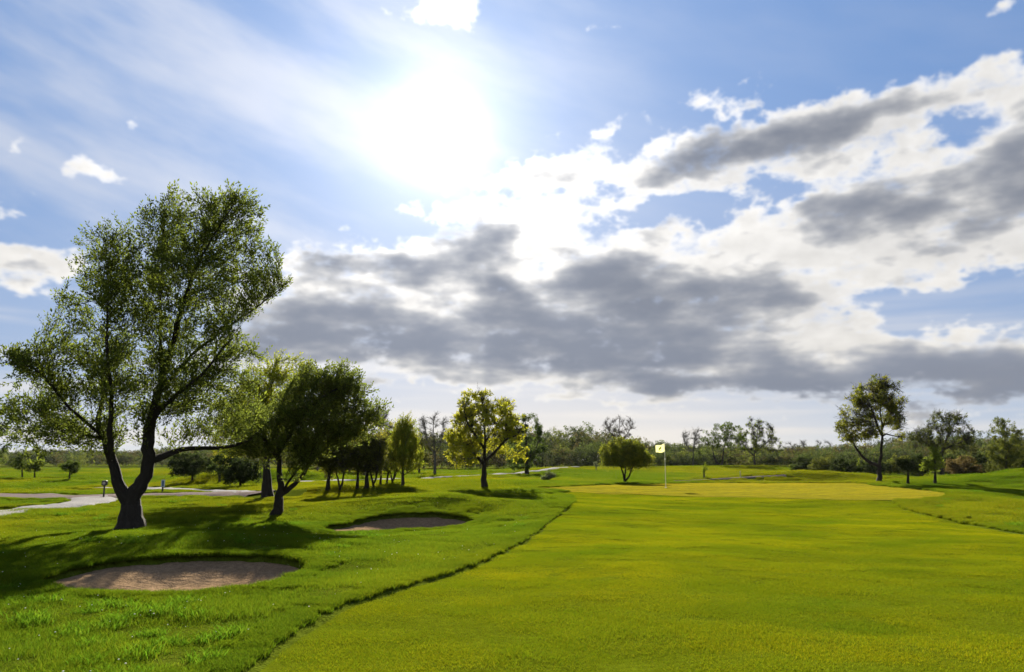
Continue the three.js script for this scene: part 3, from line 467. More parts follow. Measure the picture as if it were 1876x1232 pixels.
tree('willow_tree', 'tall twin-trunked tree with small leaves, shading the large sand bunker', {
  seed: 11, at: [237, 970], step: 0.26, points: 3800, tip: 0.0058, clear: 1.5, kind: 'shoot', leaves: 8600, leafScale: 0.95, tint: [0.075, 0.102, 0.017], tint2: [0.14, 0.168, 0.017], upness: 0.6, flare: 0.35, jitter: 0.36, rise: 0.2, leafRad: 0.028,
  limbs: [
    { pts: [[237, 970], [240, 940], [242, 915], [262, 880], [272, 835], [272, 790], [285, 735], [300, 680], [318, 620], [340, 540], [365, 470], [385, 400]], r: [0.31, 0.018], wiggle: 0.25 },
    { pts: [[240, 925], [218, 890], [207, 850], [196, 815], [180, 780], [165, 730, 0.6], [150, 670, 1.0]], r: [0.22, 0.03] },
    { pts: [[207, 850], [218, 800, -0.5], [232, 740, -0.8], [232, 660, -1.0], [225, 560, -0.8], [210, 470, -0.5]], r: [0.11, 0.012] },
    { pts: [[274, 850], [300, 832, 0.3], [325, 822, 0.5], [385, 820, 0.9], [425, 806, 1.2], [445, 785, 1.3]], r: [0.12, 0.02] },
    { pts: [[272, 800], [300, 760, -0.4], [345, 730, -0.8], [400, 690, -1.0], [440, 640, -1.0]], r: [0.10, 0.025] },
    { pts: [[290, 720], [330, 650, 0.6], [390, 590, 1.0], [450, 545, 1.1], [495, 510, 1.1]], r: [0.07, 0.012] },
    { pts: [[300, 690], [275, 620, 0.6], [270, 530, 0.8], [275, 440, 0.8], [285, 380, 0.6]], r: [0.065, 0.012] },
    { pts: [[318, 620], [370, 520, -0.7], [420, 440, -0.9], [450, 385, -0.8]], r: [0.05, 0.012] },
    { pts: [[193, 808], [160, 800, 0.3], [125, 790, 0.5], [80, 775, 0.6], [45, 745, 0.5]], r: [0.055, 0.012] },
    { pts: [[190, 800], [150, 750, -0.6], [110, 690, -0.9], [75, 675, -0.9], [50, 668, -0.8]], r: [0.055, 0.012] },
  ],
  blobs: [[400, 430, 92, 84, 0.9], [312, 420, 68, 70, 0.9], [205, 480, 62, 76, 0.9], [330, 540, 150, 95, 0.85], [455, 510, 62, 48, 0.9], [190, 585, 85, 70], [140, 690, 100, 85, 0.9], [92, 705, 60, 56, 0.8], [270, 690, 130, 100, 0.9], [395, 690, 84, 86, 0.9], [115, 785, 112, 50, 0.8, 0, 1.5], [405, 775, 72, 52, 0.8], [300, 790, 90, 36, 0.8, 0, 0.35], [66, 755, 60, 58, 0.9], [165, 800, 74, 34, 0.8, 0, 1.5], [365, 735, 90, 62, 0.9], [165, 520, 44, 50, 0.8]],
});
tree('crab_apple_tree', 'leaning dark green tree with a forked trunk beside the smaller bunker', {
  seed: 12, at: [503, 944], step: 0.24, points: 2500, tip: 0.006, clear: 1.2, kind: 'shoot', leaves: 4700, leafScale: 0.95, tint: [0.07, 0.095, 0.018], tint2: [0.14, 0.165, 0.018], upness: 0.5, jitter: 0.5, rise: 0.12, leafRad: 0.03,
  limbs: [
    { pts: [[503, 944], [510, 918], [513, 890], [512, 850], [508, 800], [520, 740], [540, 690]], r: [0.17, 0.03], wiggle: 0.3 },
    { pts: [[512, 912], [530, 893, 0.2], [548, 872, 0.4], [562, 845, 0.5], [590, 820, 0.6], [640, 795, 0.8]], r: [0.11, 0.03] },
    { pts: [[511, 850], [495, 810, -0.4], [470, 775, -0.7], [440, 760, -0.8]], r: [0.08, 0.02] },
    { pts: [[510, 830], [550, 780, -0.4], [600, 730, -0.6], [640, 710, -0.6]], r: [0.08, 0.02] },
    { pts: [[520, 900], [535, 880, -0.3], [555, 860, -0.6], [580, 835, -0.8]], r: [0.05, 0.02] },
  ],
  blobs: [[605, 728, 60, 52], [565, 735, 54, 56], [655, 765, 42, 42], [575, 780, 84, 36], [515, 800, 60, 42], [465, 822, 46, 28], [605, 798, 62, 24], [545, 826, 60, 20]],
});
tree('lime_green_tree', 'bright yellow-green tree rising behind the leaning dark tree', {
  seed: 13, at: [489, 911], step: 0.32, points: 1100, tip: 0.007, clear: 1.8, kind: 'shoot', leaves: 2800, leafScale: 1.05, tint: [0.164, 0.205, 0.013], tint2: [0.262, 0.262, 0.015], upness: 0.5, jitter: 0.4,
  limbs: [{ pts: [[489, 911], [489, 880], [488, 840], [484, 790], [490, 740], [500, 690]], r: [0.26, 0.03] }, { pts: [[488, 840], [460, 800, 0.5], [440, 760, 0.8]], r: [0.1, 0.03] }, { pts: [[486, 810], [520, 760, 0.5], [550, 710, 0.7]], r: [0.09, 0.03] }],
  blobs: [[505, 705, 60, 48], [455, 750, 60, 48], [540, 690, 36, 34], [440, 800, 52, 42], [500, 770, 70, 50]],
});
tree('maple_tree', 'dark leafy tree cut off by the edge of the view beside the field', {
  seed: 14, px: -62, d: 40, step: 0.4, points: 700, tip: 0.008, clear: 1.5, kind: 'broad', leaves: 570, leafScale: 0.75, tint: DARKLEAF, tint2: [0.057, 0.082, 0.013],
  limbs: [{ pts: [[-62, 900], [-62, 860], [-58, 810], [-50, 760]], r: [0.22, 0.04] }], blobs: [[-40, 790, 66, 48], [-60, 745, 60, 40], [-30, 830, 44, 26]],
});
const small = (name, label, at, blob, seed, o = {}) => tree(name, label, { seed, at, step: 0.3, points: 260, tip: 0.008, clear: 0.5, kind: 'broad', leaves: 320, leafScale: 0.5, tint: DARKLEAF, tint2: MIDLEAF, jitter: 0.22, limbs: [{ pts: [at, [at[0], (at[1] + blob[0][1] * 2) / 3], [blob[0][0], blob[0][1]]], r: [0.09, 0.02] }], blobs: blob, ...o });
small('field_tree', 'small dark field tree with two stems beyond the gravel road', [40, 876], [[38, 849, 21, 15]], 21);
small('field_tree', 'small spreading field tree right beside the two-stemmed one', [63, 877], [[64, 857, 17, 12]], 22, { tint2: LIME });
small('field_tree', 'small lone field tree beyond the marker post', [127, 879], [[127, 858, 19, 13]], 23);
// evergreen shrubs by the road
small('evergreen_shrub', 'dark spreading shrub on the bank under the big tree limb', [352, 882], [[352, 856, 42, 22], [330, 850, 22, 18]], 24, { clear: 0.1, points: 420, leaves: 800, leafScale: 0.6, tint: [0.029, 0.037, 0.010], tint2: [0.037, 0.057, 0.011] });
small('evergreen_shrub', 'dense dark shrub behind the leaning tree trunks', [440, 893], [[440, 866, 40, 24], [415, 855, 24, 20]], 25, { clear: 0.1, points: 420, leaves: 760, leafScale: 0.6, tint: [0.026, 0.034, 0.010], tint2: [0.033, 0.051, 0.011] });
small('golden_shrub', 'small golden-leaved shrub lit beside the dense dark shrub', [402, 884], [[404, 846, 15, 14]], 26, { leaves: 220, tint: GOLD, tint2: LIME });
// the row of small trees
[[600, 899, 0.12, 'thick leaning trunk at the road end of the small tree row'], [624, 899, 0.06, 'several thin stems, next to the thick leaning trunk'], [654, 895, 0.08, 'single straight trunk in the middle of the small tree row'], [671, 894, 0.12, 'stout trunk next to the middle of the small tree row'], [685, 892, 0.055, 'thin twin stems beside the stout trunk'], [697, 890, 0.07, 'thin trunk three trees short of the conical tree'], [709, 888, 0.06, 'slender trunk two trees short of the conical tree'], [720, 886, 0.055, 'slender trunk right beside the conical lime tree']].forEach(([x, y, rad, l], i) => {
  const k = i % 3, c = [x + [4, -2, 2][k], 842 - (i % 2) * 6];
  tree('row_tree', 'dark crowned small tree: ' + l, { seed: 40 + i, at: [x, y], group: 'row of small dark trees', step: 0.28, points: 520, tip: 0.007, clear: 0.45, kind: 'broad', leaves: 460, leafScale: 0.5, jitter: 0.4, bark: 'dark', tint: [0.075, 0.085, 0.015], tint2: [0.14, 0.135, 0.016], twigs: 150, twigScale: 0.4,
    limbs: i % 3 === 1 ? [{ pts: [[x, y], [x - 4, y - 14], [x - 8, y - 30]], r: [rad, 0.03] }, { pts: [[x, y - 2], [x + 1, y - 16, 0.3], [x + 2, y - 34, 0.5]], r: [rad * 0.8, 0.03] }, { pts: [[x, y - 2], [x + 6, y - 14, -0.3], [x + 10, y - 32, -0.5]], r: [rad * 0.8, 0.03] }] : [{ pts: [[x, y], [x + 1, y - 18], [c[0], y - 34], [c[0], y - 52]], r: [rad, 0.03] }],
    blobs: [[c[0], c[1], 25, 30], [c[0] + 6, c[1] - 20, 20, 20], [c[0] - 8, c[1] + 6, 18, 16]] });
});
// lit trees behind the row
[[582, 876, 78, [[578, 842, 30, 22], [602, 826, 24, 18]], [0.22, 0.25, 0.015], [0.32, 0.30, 0.02], 'golden-green tree behind the thick leaning trunk'], [640, 872, 80, [[640, 806, 36, 28], [658, 840, 34, 28], [618, 838, 30, 24]], [0.24, 0.25, 0.015], [0.34, 0.30, 0.02], 'golden-green tree behind the middle of the small tree row'], [692, 872, 84, [[696, 792, 34, 28], [675, 826, 36, 32], [712, 828, 32, 32]], [0.24, 0.23, 0.015], [0.30, 0.26, 0.02], 'tall golden tree behind the slender row trunks']].forEach(([px, , d, blobs, tint, tint2, label], i) => tree('golden_tree', label, { seed: 60 + i, px, d, step: 0.5, points: 420, tip: 0.010, clear: 1.5, kind: 'broad', leaves: 1300, leafScale: 0.62, jitter: 0.4, tint, tint2, bark: 'brown', limbs: [{ pts: [[px, 880], [px, 855], [blobs[0][0], blobs[0][1]]], r: [0.16, 0.03] }], blobs }));
tree('bare_tree', 'thin bare tree arching out above the row of small trees', { seed: 66, px: 668, d: 62, step: 0.4, points: 200, tip: 0.010, clear: 2.5, twigs: 170, twigScale: 0.5, bark: 'grey', limbs: [{ pts: [[668, 885], [668, 840], [680, 795], [700, 770]], r: [0.13, 0.03] }], blobs: [[690, 768, 24, 16], [705, 785, 14, 14]] });
tree('conical_tree', 'bright lime conical young tree standing alone past the tree row', {
  seed: 70, at: [738, 892], step: 0.3, points: 900, tip: 0.007, clear: 0.7, kind: 'shoot', leaves: 2100, leafScale: 0.85, tint: [0.139, 0.189, 0.013], tint2: [0.246, 0.238, 0.016], gap: -1, rise: 0.4, upness: 0.9, jitter: 0.25, bark: 'brown',
  limbs: [{ pts: [[738, 892], [738, 868], [739, 835], [741, 800], [742, 772]], r: [0.10, 0.012], wiggle: 0.05 }, ...Array.from({ length: 18 }, (_, i) => { const t = i / 17, y = 874 - 84 * t, a = i * 2.4, w = 36 * (1 - 0.75 * t); return { pts: [[739 + 3 * t, y], [739 + 0.6 * w * Math.cos(a), y - 0.45 * w, 0.018 * w * Math.sin(a)], [739 + w * Math.cos(a), y - 1.0 * w, 0.032 * w * Math.sin(a)]], r: [0.03, 0.008] }; })], blobs: [[738, 852, 36, 24, 0.9], [740, 828, 31, 24, 0.9], [742, 805, 22, 22, 0.9, 0, 2], [743, 784, 12, 18, 0.9, 0, 4]],
});
tree('dark_tree', 'dull green tree behind the conical lime tree', { seed: 71, px: 768, d: 86, step: 0.5, points: 380, tip: 0.01, clear: 1.2, leaves: 680, leafScale: 0.7, tint: [0.074, 0.086, 0.016], tint2: [0.115, 0.115, 0.016], limbs: [{ pts: [[768, 880], [768, 850], [768, 815]], r: [0.15, 0.03] }], blobs: [[768, 832, 26, 30], [755, 812, 18, 22], [780, 850, 22, 20]] });
tree('bare_tree', 'leafless tree with upright limbs between the conical and golden trees', { seed: 72, px: 797, d: 80, step: 0.4, points: 800, tip: 0.013, clear: 3.0, gap: -1, rise: 0.35, twigs: 420, twigScale: 0.42, bark: 'grey', limbs: [{ pts: [[797, 876], [797, 848], [796, 832]], r: [0.15, 0.12] }, { pts: [[796, 832], [785, 815, 0.5], [778, 790, 0.8], [775, 772, 0.8]], r: [0.08, 0.02] }, { pts: [[796, 832], [795, 805], [794, 780], [796, 764]], r: [0.08, 0.02] }, { pts: [[796, 832], [808, 812, -0.5], [812, 790, -0.6], [814, 772, -0.6]], r: [0.08, 0.02] }], blobs: [[778, 790, 15, 26], [796, 786, 14, 28], [814, 790, 13, 26], [797, 815, 30, 20]] });
tree('golden_chestnut_tree', 'large round golden-leaved tree standing alone on the mown rise', {
  seed: 80, at: [887, 894], step: 0.36, points: 1500, tip: 0.010, clear: 1.3, kind: 'chestnut', leaves: 950, leafScale: 0.45, gap: -0.2, tint: [0.246, 0.254, 0.016], tint2: [0.377, 0.361, 0.021], upness: 0.1, jitter: 0.6, twigs: 450, twigScale: 0.4, flare: 0.2,
  limbs: [{ pts: [[887, 894], [887, 870], [888, 845], [888, 810], [886, 775], [884, 735]], r: [0.17, 0.02], wiggle: 0.2 }, { pts: [[888, 850], [870, 835, 0.5], [850, 822, 1], [832, 815, 1.2]], r: [0.1, 0.03] }, { pts: [[888, 845], [910, 825, -0.5], [930, 805, -1], [945, 800, -1]], r: [0.1, 0.03] }, { pts: [[888, 825], [872, 800, -0.7], [858, 775, -1], [852, 755, -1]], r: [0.09, 0.03] }, { pts: [[888, 810], [905, 785, 0.7], [920, 765, 0.9], [928, 750, 0.8]], r: [0.09, 0.03] }],
  blobs: [[886, 800, 62, 52], [885, 745, 42, 27, 0.85, 0, 0.8], [848, 828, 34, 30], [928, 828, 34, 32], [930, 775, 26, 28], [886, 848, 52, 22]],
});
tree('willow_tree', 'rounded fresh green tree close behind the golden tree', { seed: 81, px: 965, d: 76, step: 0.45, points: 700, tip: 0.01, clear: 0.6, kind: 'broad', leaves: 1270, leafScale: 0.7, tint: [0.049, 0.078, 0.015], tint2: [0.090, 0.123, 0.016], droop: 1, limbs: [{ pts: [[965, 875], [965, 845], [964, 800], [962, 770]], r: [0.25, 0.03] }, { pts: [[965, 845], [985, 815, 0.5], [992, 790, 0.5]], r: [0.1, 0.03] }], blobs: [[962, 790, 30, 34], [975, 820, 28, 36], [955, 840, 30, 30]] });
tree('round_tree', 'low round-headed tree with three splayed stems at the corner of the putting green', {
  seed: 82, at: [1145, 886], step: 0.24, points: 1500, jitter: 0.3, tip: 0.007, clear: 0.9, kind: 'broad', leaves: 1700, leafScale: 0.55, gap: -1, tint: [0.095, 0.125, 0.014], tint2: [0.21, 0.21, 0.016], limbs: [{ pts: [[1145, 886], [1142, 870], [1137, 855], [1128, 835]], r: [0.085, 0.02] }, { pts: [[1145, 885], [1146, 868, 0.2], [1148, 850, 0.4], [1150, 830, 0.4]], r: [0.08, 0.02] }, { pts: [[1147, 885], [1152, 872, -0.2], [1158, 855, -0.3], [1170, 838, -0.3]], r: [0.08, 0.02] }],
  blobs: [[1145, 834, 42, 25], [1172, 842, 24, 18], [1118, 842, 20, 18], [1148, 820, 28, 14]],
});
tree('bare_tree', 'fan-shaped leafless tree towering behind the round-headed tree', { seed: 83, px: 1134, d: 108, step: 0.5, points: 900, tip: 0.017, clear: 3.4, gap: -1, rise: 0.3, twigs: 450, twigScale: 0.5, bark: 'brown', limbs: [{ pts: [[1134, 862], [1134, 830], [1134, 805], [1135, 785]], r: [0.17, 0.04] }, { pts: [[1134, 812], [1122, 795, 1], [1112, 780, 1]], r: [0.1, 0.03] }, { pts: [[1134, 810], [1148, 795, -1], [1156, 780, -1]], r: [0.1, 0.03] }], blobs: [[1135, 785, 32, 24], [1135, 800, 26, 14]] });
tree('bare_tree', 'slim leafless tree at the flag side of the leafy pair', { seed: 84, px: 1270, d: 104, step: 0.5, points: 600, tip: 0.016, clear: 2.2, gap: -1, rise: 0.25, twigs: 300, twigScale: 0.5, bark: 'grey', limbs: [{ pts: [[1270, 864], [1270, 835], [1272, 812], [1276, 795]], r: [0.13, 0.03] }, { pts: [[1270, 830], [1258, 812, 1], [1254, 800, 1]], r: [0.09, 0.03] }], blobs: [[1270, 812, 20, 24], [1280, 800, 12, 14]] });
tree('leafy_tree', 'dark leafy tree with two trunks on the far ridge behind the green', { seed: 85, px: 1322, d: 98, step: 0.45, points: 620, tip: 0.011, clear: 2.2, leaves: 820, leafScale: 0.65, gap: -1, jitter: 0.5, tint: DARKLEAF, tint2: MIDLEAF, limbs: [{ pts: [[1324, 868], [1324, 845], [1326, 822], [1332, 800]], r: [0.18, 0.03] }, { pts: [[1323, 862], [1314, 845, 0.7], [1310, 825, 0.9], [1308, 808, 0.9]], r: [0.17, 0.03] }], blobs: [[1332, 802, 32, 24], [1308, 812, 22, 18], [1350, 822, 20, 18], [1325, 785, 20, 12]] });
tree('leafy_tree', 'sparsely leaved broad tree beside the two-trunked tree on the ridge', { seed: 86, px: 1384, d: 100, step: 0.5, points: 700, tip: 0.012, clear: 1.8, leaves: 600, leafScale: 0.6, gap: -1, jitter: 0.5, twigs: 800, twigScale: 0.5, tint: [0.049, 0.057, 0.015], tint2: LIME, limbs: [{ pts: [[1382, 866], [1382, 840], [1386, 812], [1388, 785]], r: [0.17, 0.03] }, { pts: [[1383, 835], [1366, 815, 1], [1358, 800, 1]], r: [0.11, 0.03] }, { pts: [[1384, 828], [1404, 808, -1], [1412, 795, -1]], r: [0.11, 0.03] }], blobs: [[1386, 800, 34, 30], [1370, 822, 28, 20], [1405, 822, 26, 24]] });
[[1449, 20, 'first'], [1474, 24, 'second'], [1498, 22, 'third'], [1519, 24, 'fourth']].forEach(([px, h, w], i) => tree('bare_tree', 'small faint leafless tree in the far hedge, ' + w + ' from the sparsely leaved tree', { seed: 90 + i, px, d: 140 + i * 4, group: 'leafless trees in the far hedge', step: 0.55, points: 300, tip: 0.018, clear: 2, gap: -1, rise: 0.3, twigs: 160, twigScale: 0.6, bark: 'grey', limbs: [{ pts: [[px, 862], [px, 842], [px + 2, 826]], r: [0.12, 0.03] }], blobs: [[px, 828, 15, h * 0.8]] }));
tree('tall_ash_tree', 'tall open-crowned tree with a long curved limb on the slope beyond the green', {
  seed: 100, at: [1611, 884], step: 0.36, points: 1300, tip: 0.009, clear: 1.6, kind: 'broad', leaves: 1000, leafScale: 0.55, gap: -0.2, jitter: 0.45, tint: [0.11, 0.135, 0.014], tint2: [0.23, 0.22, 0.016], twigs: 500, twigScale: 0.5, flare: 0.3,
  limbs: [{ pts: [[1611, 884], [1612, 865], [1614, 835], [1617, 800], [1615, 770], [1612, 730], [1612, 710]], r: [0.14, 0.02], wiggle: 0.2 }, { pts: [[1612, 860], [1600, 848, 0.3], [1585, 832, 0.6], [1572, 805, 0.8], [1560, 785, 0.9]], r: [0.12, 0.03] }, { pts: [[1617, 802], [1600, 785, -0.6], [1588, 765, -0.9], [1578, 742, -1]], r: [0.10, 0.03] }, { pts: [[1617, 800], [1632, 795, 0.5], [1650, 798, 0.8], [1662, 800, 0.9]], r: [0.07, 0.02] }, { pts: [[1616, 785], [1632, 765, 0.5], [1648, 748, 0.6]], r: [0.08, 0.02] }],
  blobs: [[1617, 725, 42, 27], [1576, 737, 25, 22], [1652, 745, 22, 18], [1560, 778, 26, 20], [1640, 778, 26, 20], [1592, 795, 34, 18, 0.9, 0, 0.6], [1548, 800, 16, 14], [1590, 850, 22, 14, 0.9, 0, 0.5]],
});
tree('oak_tree', 'broad dark tree leaning over the slim young tree near the mound', { seed: 101, px: 1724, d: 66, step: 0.4, points: 800, tip: 0.010, clear: 2.0, leaves: 950, leafScale: 0.58, jitter: 0.45, tint: [0.049, 0.064, 0.015], tint2: [0.098, 0.107, 0.015], twigs: 300, twigScale: 0.6, limbs: [{ pts: [[1722, 880], [1724, 850], [1727, 828], [1738, 795], [1740, 775]], r: [0.22, 0.03] }, { pts: [[1727, 830], [1705, 812, 0.6], [1682, 802, 0.8]], r: [0.1, 0.03] }, { pts: [[1730, 822], [1755, 810, -0.6], [1775, 800, -0.8]], r: [0.1, 0.03] }], blobs: [[1737, 780, 34, 22], [1688, 802, 28, 20], [1770, 803, 20, 15], [1715, 815, 30, 18], [1755, 820, 26, 16]] });
small('young_tree', 'slim young yellow-green tree in front of the broad dark tree', [1713, 886], [[1713, 838, 13, 22], [1712, 858, 16, 16]], 102, { leaves: 190, leafScale: 0.5, tint: [0.090, 0.123, 0.013], tint2: LIME, clear: 0.5, step: 0.25, points: 350 });
small('ball_tree', 'little dark ball-headed tree beside the tall open-crowned tree', [1664, 888], [[1664, 856, 19, 11], [1672, 858, 14, 9]], 103, { leaves: 190, leafScale: 0.5, tint: [0.025, 0.034, 0.010], tint2: [0.041, 0.053, 0.011], clear: 0.35, step: 0.25 });
tree('poplar_tree', 'upright bushy tree rising from behind the far mound', { seed: 104, px: 1843, d: 64, step: 0.38, points: 800, tip: 0.009, clear: 0.4, kind: 'broad', leaves: 1200, leafScale: 0.55, jitter: 0.4, gap: -1, tint: [0.061, 0.082, 0.013], tint2: [0.139, 0.148, 0.015], rise: 0.3, limbs: [{ pts: [[1843, 880], [1843, 850], [1842, 815], [1840, 780]], r: [0.18, 0.03] }, { pts: [[1843, 850], [1858, 820, 0.5], [1864, 795, 0.5]], r: [0.09, 0.02] }], blobs: [[1838, 795, 22, 26], [1862, 810, 16, 24], [1842, 835, 32, 26], [1820, 848, 16, 18]] });
tree('olive_shrub', 'rounded olive shrub between the broad dark tree and the upright bushy tree', { seed: 105, px: 1785, d: 78, category: 'shrub', step: 0.4, points: 300, tip: 0.01, clear: 0.3, leaves: 300, leafScale: 0.7, tint: [0.057, 0.066, 0.016], tint2: [0.098, 0.098, 0.016], limbs: [{ pts: [[1785, 880], [1785, 865], [1785, 845]], r: [0.09, 0.02] }], blobs: [[1785, 838, 20, 24], [1775, 855, 20, 16]] });
[[1750, 'brownish shrub at the foot of the mound'], [1632, 'lime shrub just behind the tall open-crowned trunk'], [1580, 'lime shrub under the long curved limb']].forEach(([px, label], i) => tree('wild_shrub', label, { seed: 110 + i, px, d: 72 + i * 5, category: 'shrub', step: 0.35, points: 260, tip: 0.01, clear: 0.1, leaves: 280, leafScale: 0.6, tint: i ? [0.098, 0.123, 0.015] : [0.10, 0.075, 0.03], tint2: i ? LIME : [0.14, 0.11, 0.03], limbs: [{ pts: [[px, 880], [px, 868], [px, 856]], r: [0.06, 0.02] }], blobs: [[px, 858, 22, 16]] }));
[[1478, 84, 20, 'dark'], [1512, 80, 22, 'olive'], [1546, 76, 20, 'dark'], [1602, 74, 22, 'dark'], [1646, 76, 24, 'olive'], [1690, 72, 24, 'dark'], [1738, 74, 26, 'dark'], [1768, 70, 24, 'brown'], [1806, 72, 26, 'dark'], [1838, 70, 24, 'olive'], [1874, 72, 30, 'dark']].forEach(([px, d, h, tone], i) => { const y = HORIZON + (EYE - 0.1) * F / d, c = { dark: [[0.028, 0.04, 0.010], [0.05, 0.068, 0.012]], olive: [[0.06, 0.07, 0.013], [0.12, 0.13, 0.015]], brown: [[0.075, 0.055, 0.02], [0.10, 0.075, 0.02]] }[tone]; tree('hedge_shrub', tone + ' bushy shrub in the hedge beyond the mounds, number ' + ['one', 'two', 'three', 'four', 'five', 'six', 'seven', 'eight', 'nine', 'ten', 'eleven'][i] + ' counted from the flag side', { seed: 130 + i, px, d, group: 'shrubs of the hedge beyond the mounds', category: 'shrub', step: 0.36, points: 320, tip: 0.01, clear: 0.05, gap: -1, leaves: 620, leafScale: 0.66, jitter: 0.4, tint: c[0], tint2: c[1], limbs: [{ pts: [[px, y], [px, y - 8], [px, y - h * 0.7]], r: [0.06, 0.02] }], blobs: [[px, y - h * 0.75, 26, h * 0.75], [px + 8, y - h * 0.4, 22, h * 0.4], [px - 8, y - h * 0.4, 22, h * 0.4]] }); });
tree('wild_shrub', 'pale low shrub below the far cart path', { seed: 115, at: [1005, 882], category: 'shrub', step: 0.25, points: 160, tip: 0.008, clear: 0, leaves: 160, leafScale: 0.4, tint: [0.098, 0.123, 0.049], tint2: [0.131, 0.148, 0.049], limbs: [{ pts: [[1005, 882], [1005, 878], [1005, 875]], r: [0.04, 0.02] }], blobs: [[1005, 876, 14, 6]] });
small('sapling', 'tiny pale sapling on the crest near the round-headed tree', [1092, 863], [[1092, 855, 4, 5]], 116, { points: 40, leaves: 70, leafScale: 0.4, tint: [0.164, 0.180, 0.082], tint2: [0.164, 0.180, 0.082], clear: 0.2, bark: 'grey' });
small('sapling', 'tiny sapling in the dip behind the flag', [1290, 876], [[1290, 861, 5, 8]], 117, { points: 50, leaves: 70, leafScale: 0.35, tint: LIME, tint2: LIME, clear: 0.2, bark: 'grey' });

// ---------------------------------------------------------------- the far woods, one mass round the course
{
  const r = rng(900), leaves = [], stems = [], holder = new THREE.Group();
  const top = (px) => { const P = [[-900, 16], [0, 13], [200, 14], [330, 16], [560, 26], [700, 42], [860, 40], [985, 42], [1040, 46], [1090, 44], [1130, 34], [1220, 22], [1300, 20], [1420, 16], [1500, 18], [1560, 20], [1640, 26], [1700, 32], [1800, 36], [1876, 36], [2800, 30]]; for (let i = 1; i < P.length; i++) if (px < P[i][0]) return lerp(P[i - 1][1], P[i][1], ss(P[i - 1][0], P[i][0], px)); return 26; };
  for (let px = -620; px < 2500; px += 5.2) for (let k = 0; k < 3; k++) {
    const d = (px < 330 ? 185 : px < 560 ? 150 : 118) + 14 * r() + k * 16, [x] = atPlane(px + (r() - 0.5) * 8, HORIZON, d), h = (EYE + 1.2 * top(px) * (k ? 0.5 + 0.65 * r() + 0.3 * noise(px * 0.045, k * 7) : 0.3 + 0.3 * r()) * d / F), y = rawHeight(x, d), w = (k ? 1.3 + 1.5 * r() : 1.2 + r()), n = 13 + Math.floor(h * 3.6), low = k ? 0.3 : 0.0;
    const tone = r(), a = tone < 0.22 ? [0.075, 0.066, 0.02] : tone < 0.55 ? [0.036, 0.047, 0.013] : tone < 0.85 ? [0.058, 0.078, 0.015] : [0.10, 0.115, 0.017];
    for (let i = 0; i < n; i++) { let ux, uy, uz; do { ux = r() * 2 - 1; uy = r() * 2 - 1; uz = r() * 2 - 1; } while (ux * ux + uy * uy + uz * uz > 1); const b = 0.75 + 0.5 * r(); leaves.push([new THREE.Vector3(x + ux * w, y + h * lerp(low, 1, 0.5 + 0.5 * uy) * 0.97, -d + uz * w), new THREE.Vector3(r() - 0.5, 0.5, r() - 0.5).normalize(), 0.6 + 0.45 * r(), [a[0] * b, a[1] * b, a[2] * b]]); }
    if (k === 2 && r() < 0.4) stems.push([new THREE.Vector3(x, y - 0.2, -d), new THREE.Vector3((r() - 0.5) * 0.2, 1, (r() - 0.5) * 0.2).normalize(), h * (0.75 + 0.25 * r())]);
  }
  instances(SPRIGS.mass, leafMat, leaves, 'foliage', holder);
  instances(TWIGS, barks.grey, stems, 'stems', holder);
  place(holder, 'far_woods', 'dull green belt of far woods closing the course', null, null, 'stuff');
}

